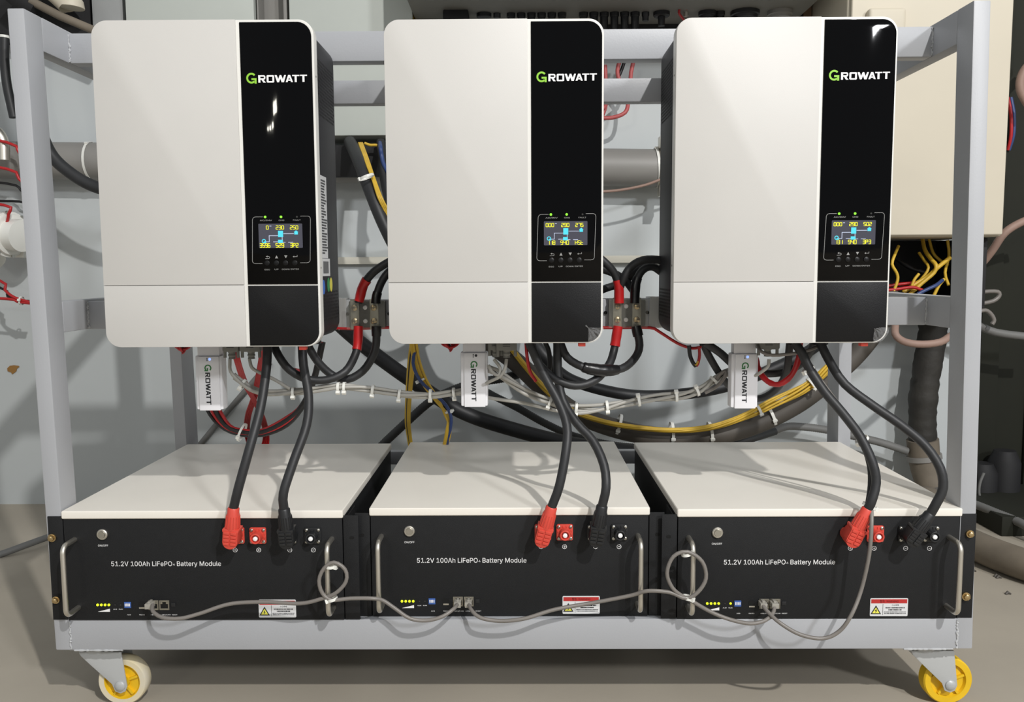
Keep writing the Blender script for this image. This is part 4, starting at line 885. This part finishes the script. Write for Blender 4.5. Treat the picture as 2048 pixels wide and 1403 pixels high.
tag(MB().prism(rr(a.x, b.x, 1.40, 1.9, .012, 4), 1.17, 1.284).build('grey_duct', mat('grey_duct_paint', (150, 152, 152), .5), bevel=.008), 'grey rounded upright duct left of the grey-green cabinets', 'duct')
a, b = P(640, 286, 1.1), P(800, 350, 1.1)  # dark box put in to deepen the shade under the cabinet
tag(MB().box(a.x, b.x, 1.137, 1.159, b.z, a.z).build('shade_box', dark_m, bevel=.004), 'dark box added for the shade below the grey-green cabinet between left and middle inverters', 'box')
# beige cabinet at the right
t = thing('cream_cabinet', (1.08, 1.1, .803), 'large cream cabinet on the wall behind the right end of the rack', 'cabinet')
MB().box(.855, 1.284, .965, 1.284, .806, 2.0).build('body', cream_m, t, bevel=.012, seg=4)
MB().box(.86, 1.276, .95, .9645, .81, 2.0).build('door', cream_m, t, bevel=.006, seg=3)
v = P(1770, 30, .95); MB().box(v.x-.05, v.x+.045, .925, .952, v.z-.05, v.z+.012).build('handle', cream_m, t, bevel=.01, seg=4)
# open wiring trough below it
t = thing('wiring_trough', (1.06, 1.15, .70), 'dark open wiring trough under the cream cabinet', 'trough')
m = MB(); x0, x1 = P(1700, 530, 1.1).x, P(1935, 530, 1.1).x
m.box(x0, x1, 1.27, 1.284, .62, .804); m.box(x0, x1, 1.0, 1.284, .615, .62); m.box(x0, x0+.01, 1.0, 1.27, .62, .8035); m.box(x1-.01, x1, 1.0, 1.27, .62, .8035)
m.build('box', dark_m, t, bevel=.001)
WG = 'loose wires under the cream cabinet'
def lw(mt, r, pts, lb): cable('loose_wire', lb, 'wire', mt, r, [(a, b, c) for a, b, c in pts], None, 10)
lw(yel_w, .006, [(1806,585,1.05),(1830,568,1.05),(1857,552,1.05),(1875,535,1.05),(1900,515,1.06)], 'thick yellow wire rising to the right post under the cream cabinet')
lw(yel_w, .0055, [(1815,592,1.04),(1845,565,1.04),(1868,545,1.04),(1872,530,1.04),(1862,518,1.06),(1850,500,1.1),(1845,478,1.14)], 'bent yellow wire turning up to the cream cabinet\'s underside')
lw(yel_w, .0042, [(1785,588,1.02),(1795,560,1.02),(1793,545,1.02),(1784,528,1.02),(1790,508,1.03),(1797,492,1.05)], 'yellow wire kinked beside the right inverter\'s edge')
lw(yel_w, .004, [(1821,580,1.03),(1828,560,1.03),(1838,547,1.03)], 'short upright yellow wire stub under the cream cabinet')
lw(yel_w, .004, [(1823,575,1.06),(1845,555,1.06),(1857,535,1.06),(1848,520,1.08),(1838,505,1.1)], 'thin yellow wire hooking left under the cream cabinet')
lw(yel_w, .0045, [(1868,590,1.02),(1878,570,1.02),(1888,558,1.03)], 'short yellow wire stub beside the right post')
lw(red_w, .0045, [(1775,572,1.05),(1800,568,1.05),(1830,565,1.05)], 'upper red wire lying level under the cream cabinet')
lw(red_w, .0045, [(1775,580,1.02),(1800,577,1.02),(1825,574,1.02),(1845,580,1.02)], 'lower red wire lying level under the cream cabinet')
lw(blue_w, .005, [(1835,588,1.0),(1855,578,1.0),(1872,570,1.0),(1885,560,1.02)], 'blue wire under the cream cabinet')
lw(black_w, .006, [(1790,515,1.15),(1820,535,1.12),(1850,545,1.1)], 'dark wire slanting across the back of the wiring trough')
lw(yel_w, .0042, [(1895,480,1.1),(1898,510,1.1),(1890,545,1.08),(1897,570,1.06)], 'yellow wire hanging at the right end of the wiring trough')
lw(yel_w, .0042, [(1858,478,1.16),(1866,505,1.15),(1880,520,1.14),(1896,530,1.12)], 'yellow wire at the back of the wiring trough')
cable('brown_cable', 'thick brown cable looping below the rack\'s right middle beam', 'cable', pink_c, .0095, [(1795,630,.95),(1790,655,.9),(1793,672,.88),(1812,684,.88),(1845,688,.88),(1880,684,.88),(1900,672,.9),(1925,655,.95)], n=14)
# taped duct going down to the floor at the right
t = thing('flexible_duct', P(1860, 950, 1.15), 'taped dark flexible duct coming down the wall and running off right on the floor', 'duct')
p = smooth_path([P(*q) for q in [(1866,600,1.2),(1866,660,1.2),(1855,730,1.2),(1846,800,1.2),(1845,880,1.2)]], .012)
MB().tube(p, [.040+random.uniform(-.003, .003) for _ in p], 20).build('taped_length', duct_m, t, ang=70)
p = smooth_path([P(*q) for q in [(1845,878,1.2),(1850,925,1.2),(1866,975,1.18),(1895,1040,1.13)]]+[Vector((1.14, 1.02, .075)), Vector((1.115, .88, .041)), Vector((1.125, .75, .039)), Vector((1.18, .58, .039)), Vector((1.33, .38, .039)), Vector((1.6, .2, .039))], .02)
MB().tube(p, [.045-.008*min(1, i/(len(p)*.5)) for i in range(len(p))], 20).build('lower_length', duct_l, t, ang=70)
for i in (6, 10): MB().tube([p[i], p[i+1]], .0485, 20).build('duct_ring', hose_m, t)
MB().tube([p[2], p[2].lerp(p[3], .6)], .0495, 20).build('clamp_ring', pipe_m, t)
# dark doorway items at the right
corrugated('corrugated_conduit', 'grey corrugated conduit sloping down right along the dark door', 'conduit', corr_m, .012, [(1925,1000,1.10),(1955,1010,1.05),(1990,1024,.99),(2030,1040,.935),(2060,1056,.88),(2110,1090,.80)])
tag(MB().box(1.30, 3.1, .93, 1.284, .0005, .055).build('dark_plinth', door_m, bevel=.004), 'low dark plinth on the floor in front of the dark door', 'plinth')
cable('grey_hose', 'smooth grey hose crossing the dark door beside the right post', 'hose', corr_m, .0115, [(1935,645,1.15),(1960,652,1.14),(1990,664,1.13),(2048,672,1.12),(2100,674,1.12)])
cable('brown_hose', 'brown hose slanting from the right edge down behind the right post', 'hose', pink_c, .011, [(2100,425,1.1),(2048,442,1.1),(2010,465,1.1),(1985,500,1.12),(1965,525,1.14),(1930,560,1.16)])
cable('grey_cable', 'grey cable loop sticking out right of the rack at the upper height', 'cable', grey_c, .006, [(1950,588,1.1),(1970,583,1.1),(1995,583,1.1),(1998,592,1.1),(1985,602,1.1),(1960,606,1.1),(1945,600,1.1)])
cable('grey_cable', 'grey cable hook sticking out right of the rack below the loop', 'cable', grey_c, .006, [(1950,625,1.1),(1970,620,1.1),(1982,628,1.1),(1988,640,1.1),(1984,648,1.1)])
cable('dry_twig', 'thin pale twig-like wire standing by the dark door near the floor', 'wire', corr_m, .004, [(1968,945,1.15),(1960,965,1.15),(1958,985,1.15),(1963,1005,1.15),(1966,1012,1.14)])
for a, b, h, xx in ((1965, 925, .13, 1.50), (2010, 900, .11, 1.62), (2040, 990, .08, 1.60)):
    v = P(a, b, 1.22)
    tag(MB().tube([(v.x, 1.22, 0), (v.x, 1.22, v.z*.8), (v.x, 1.22, v.z)], [.045, .045, .03], 18).build('dark_bottle', dark_m),
        {1965: 'dark round container on the floor right behind the right post', 2010: 'dark round container second from the right post', 2040: 'low dark container at the right edge of the picture'}[a], 'container')
for k, (mt, lb) in enumerate(((red_w, 'red wire hanging behind the cream cabinet\'s right edge'), (blue_w, 'blue wire hanging behind the cream cabinet\'s right edge'))):
    cable('hanging_wire', lb, 'wire', mt, .005, [(2016+k*6,195,1.28),(2022+k*6,230,1.27),(2022+k*5,270,1.27),(2016+k*2,300,1.28)], None, 8)
cable('grey_cable', 'fat brown cable at the far right edge of the picture', 'cable', pink_c, .012, [(2075,110,1.2),(2046,145,1.2),(2041,180,1.2),(2060,215,1.2)])

# overhead equipment between the middle and right inverters
t = thing('overhead_inverter', (.25, 1.05, 1.43), 'large inverter overhead with a row of cable glands on its grey underside', 'inverter')
MB().box(-.295, .80, .93, 1.245, 1.434, 2.0).build('case', under_m, t, bevel=.008)
MB().box(-.28, .85, 1.246, 1.284, 1.405, 2.0).build('mounting_plate', dark_m, t, bevel=.002)
def gland(px, lo, r, top=1.434, mt=blk_p, nm='cable_gland', Y=1.12):
    v = P(px, 30, Y); z1 = P(px, lo, Y).z
    MB().tube([(v.x, Y, top+.002), (v.x, Y, top-.01), (v.x, Y, top-.012), (v.x, Y, z1)], [r*1.15, r*1.15, r, r*.95], 14).build(nm, mt, t)
for k in range(6): gland(1022+k*20.4, 58, .0105)
for k in range(6): gland(1167+k*20.6, 60, .0112)
gland(968, 36, .018); gland(1323, 34, .020); gland(1323, 52, .010, nm='gland_nozzle'); gland(1291, 42, .009); gland(994, 36, .009); gland(1372, 25, .006, mt=steel, nm='earth_bolt')
gland(1415, 40, .022); gland(1440, 45, .012); gland(1490, 38, .035); gland(1560, 36, .03, mt=pipe_m)
v = P(912, 14, 1.1); MB().prism(rr(v.x-.035, v.x+.035, 1.405, 1.437, .008, 4), 1.08, 1.14).build('plug_socket', dark_m, t, bevel=.003)
MB().tube(path([(1375,18,1.1),(1362,15,1.1),(1358,25,1.1),(1364,35,1.12),(1376,50,1.15)]), .0035, 8).build('earth_wire', red_w, t)
MB().box(-.31, -.298, 1.15, 1.25, 1.41, 1.9).build('side_strip', yel_w, t)
v0, v1 = P(1585, 0, 1.25), P(1692, 0, 1.25)
tag(MB().box(v0.x+.03, max(.852, v0.x+.05), 1.24, 1.284, 1.40, 2.0).build('brown_board', brown_m, bevel=.002), 'brown board on the wall above the right inverter', 'board')
v0, v1 = P(1690, 0, 1.2), P(1704, 0, 1.2)
m = MB(); m.box(v0.x, v0.x+.004, 1.18, 1.24, 1.3, 2.0); m.box(v0.x+.004, v1.x, 1.236, 1.24, 1.3, 2.0)
tag(m.build('steel_angle', steel), 'narrow steel angle between the brown board and the cream cabinet', 'bracket')
# red wires on the wall seen between the rails
for k, pts in enumerate(([(1210,130,1.2),(1211,150,1.2),(1212,190,1.2),(1211,212,1.19),(1205,230,1.19),(1195,245,1.19)], [(1240,120,1.2),(1235,140,1.2),(1238,158,1.2),(1252,180,1.2),(1256,205,1.19),(1250,225,1.18),(1225,235,1.18),(1190,236,1.18)], [(1268,118,1.2),(1262,145,1.2),(1256,175,1.2),(1215,205,1.19),(1208,215,1.18),(1196,222,1.18)])):
    cable('red_wire', ['left red wire hanging behind the rails next to the middle inverter', 'red wire curling round below the hanging rail', 'right red wire hanging behind the rails'][k], 'wire', mat('dusty_red_wire', (176, 84, 84), .5) if k == 0 else bpy.data.materials['dusty_red_wire'], .006, pts, None, 10)
cable('black_wire', 'black wire crossing the red ones between the upper rails', 'wire', black_w, .005, [(1250,120,1.21),(1243,140,1.21),(1232,165,1.21)], None, 8)

# ------------------------------------------------------------------ things on the wall at the left
a, b = P(-20, 12, 1.15), P(185, 58, 1.15)
t = thing('dark_machine', P(90, 20, 1.2), 'dark equipment hanging in the top left corner', 'equipment')
m = MB(); v = P(192, 62, 1.22); m.box(-1.9, P(186, 0, 1.22).x, 1.2, 1.284, 1.40, 2.0); m.build('case', dark_m, t, bevel=.004)
MB().tube([P(62, 2, 1.1), P(120, 32, 1.1), P(196, 64, 1.1)], .0115, 14).build('slanting_tube', duct_l, t)
MB().tube(smooth_path([P(20, -20, 1.12), P(50, 5, 1.12), P(76, 22, 1.12)]), .03, 16).build('hose_end', dark_m, t)
v = P(95, -20, 1.12); MB().tube(smooth_path([P(80, -40, 1.12), P(110, -20, 1.12), P(140, 8, 1.12), P(143, 16, 1.12)]), [.034]*len(smooth_path([P(80, -40, 1.12), P(110, -20, 1.12), P(140, 8, 1.12), P(143, 16, 1.12)])), 20).build('cream_cover', cream_m, t)
t = thing('hose_collar', P(10, 75, 1.1), 'black pipe with white collar at the left edge beside the post', 'pipe')
MB().tube(smooth_path([P(9, 75, 1.1), P(9, 120, 1.1), P(14, 170, 1.1), P(28, 235, 1.1)]), .0125, 14).build('pipe', rubber, t)
MB().cyl(P(9, 76, 1.1), P(9, 71, 1.1), .0135, 18).build('collar', tie_m, t)
m = MB(); m.tube(smooth_path([P(-30, 250, 1.12), P(-5, 265, 1.12), P(6, 285, 1.12), P(8, 320, 1.12)]), .016, 16)
tag(m.build('metal_elbow', steel), 'shiny metal pipe elbow at the left edge of the picture', 'pipe fitting')
for k, (mt, pts, lb) in enumerate(((red_w, [(-150,255,1.1),(15,285,1.1),(38,305,1.1),(70,325,1.12)], 'brownish red wire crossing behind the left post at pipe height'), (red_w, [(-150,315,1.08),(15,338,1.08),(38,358,1.08),(70,385,1.1)], 'red wire below the metal elbow going behind the left post'),
    (black_w, [(-150,355,1.2),(15,367,1.2),(45,383,1.2),(80,398,1.2)], 'upper thin black wire on the wall behind the left post'), (black_w, [(-150,400,1.22),(20,402,1.22),(45,404,1.22),(80,406,1.22)], 'lower thin black wire lying level on the wall behind the left post'),
    (red_w, [(-150,400,1.1),(8,410,1.1),(17,428,1.1),(10,460,1.13),(2,500,1.15)], 'dark red wire arching over the white valve'), (red_w, [(-150,520,1.15),(-2,560,1.14),(10,580,1.13),(30,595,1.12),(60,604,1.12)], 'upper red wire curving to the white tie behind the left post'),
    (black_w, [(-150,540,1.16),(0,575,1.15),(15,592,1.14),(40,600,1.13),(62,602,1.13)], 'black wire curving to the white tie behind the left post'), (red_w, [(-150,594,1.12),(10,597,1.12),(35,603,1.12),(60,606,1.12)], 'lower red wire running level to the white tie behind the left post'))):
    cable('wall_wire', lb, 'wire', mt, .0042 if mt is red_w else .0036, pts, None, 8)
tie(43,601,1.125,(1,.1),.012,'white tie on the red and black wires left of the left post',(0,-1,.2),.005)
t = thing('flange_valve', P(30, 470, 1.2), 'white flanged valve fitting on the wall left of the left post', 'valve')
c = P(30, 463, 1.2); m = MB()
A = Vector((1, -.35, -.1)).normalized(); c = P(14, 468, 1.15)
m.tube([c, c+A*.012, c+A*.0125, c+A*.022, c+A*.0225, c+A*.06], [.066, .066, .06, .058, .046, .046], 32); m.build('flange', tie_m, t, ang=30)
MB().tube([c-A*.09, c-A*.05, c-A*.001], [.032, .038, .05], 24).build('valve_body', pipe_m, t)
MB().tube([c-A*.10+Vector((0,0,-.05)), c-A*.05+Vector((0,0,-.085))], .03, 16).build('valve_foot', steel, t)
for k in range(8):
    an = k*math.pi/4+.2; u = A.orthogonal().normalized(); w2 = A.cross(u); q_ = c+A*.011+(u*math.cos(an)+w2*math.sin(an))*.0625
    MB().cyl(q_-A*.002, q_+A*.004, .0055, 10).build('flange_bolt', screw_m, t)
v = P(42, 508, 1.2); MB().box(v.x-.014, v.x+.02, 1.18, 1.284, v.z-.01, v.z+.01).build('outlet_stub', tie_m, t, bevel=.003)
cable('grey_hose', 'smooth pale grey hose on the floor at the left edge', 'hose', corr_m, .0085, [(-60,1125,.75),(0,1108,.78),(50,1090,.82),(100,1072,.88),(150,1055,.95)])
corrugated('corrugated_conduit', 'grey corrugated conduit lying on the floor at the left edge', 'conduit', corr_m, .0095, [(-60,1126,.95),(0,1120,.95),(50,1113,.97),(100,1106,1.0),(150,1098,1.03)])
cable('slanting_conduit', 'grey conduit slanting on the wall behind the left dongle', 'conduit', corr_m, .0085, [(395,895,1.27),(440,840,1.27),(500,770,1.27),(540,725,1.27)])
m = MB()
for k in range(9):
    a = k*.7; v = (1.035+random.uniform(-.03, .12), .47+random.uniform(-.05, .2)); m.tube([(v[0], v[1], 0.0), (v[0]+.006, v[1]+.003, .004), (v[0]+.012, v[1], .001)], [.003, .004, .002], 6)
tag(m.build('grit', hose_m), 'scattered dark grit on the concrete floor right of the rack', 'grit', kind='stuff')
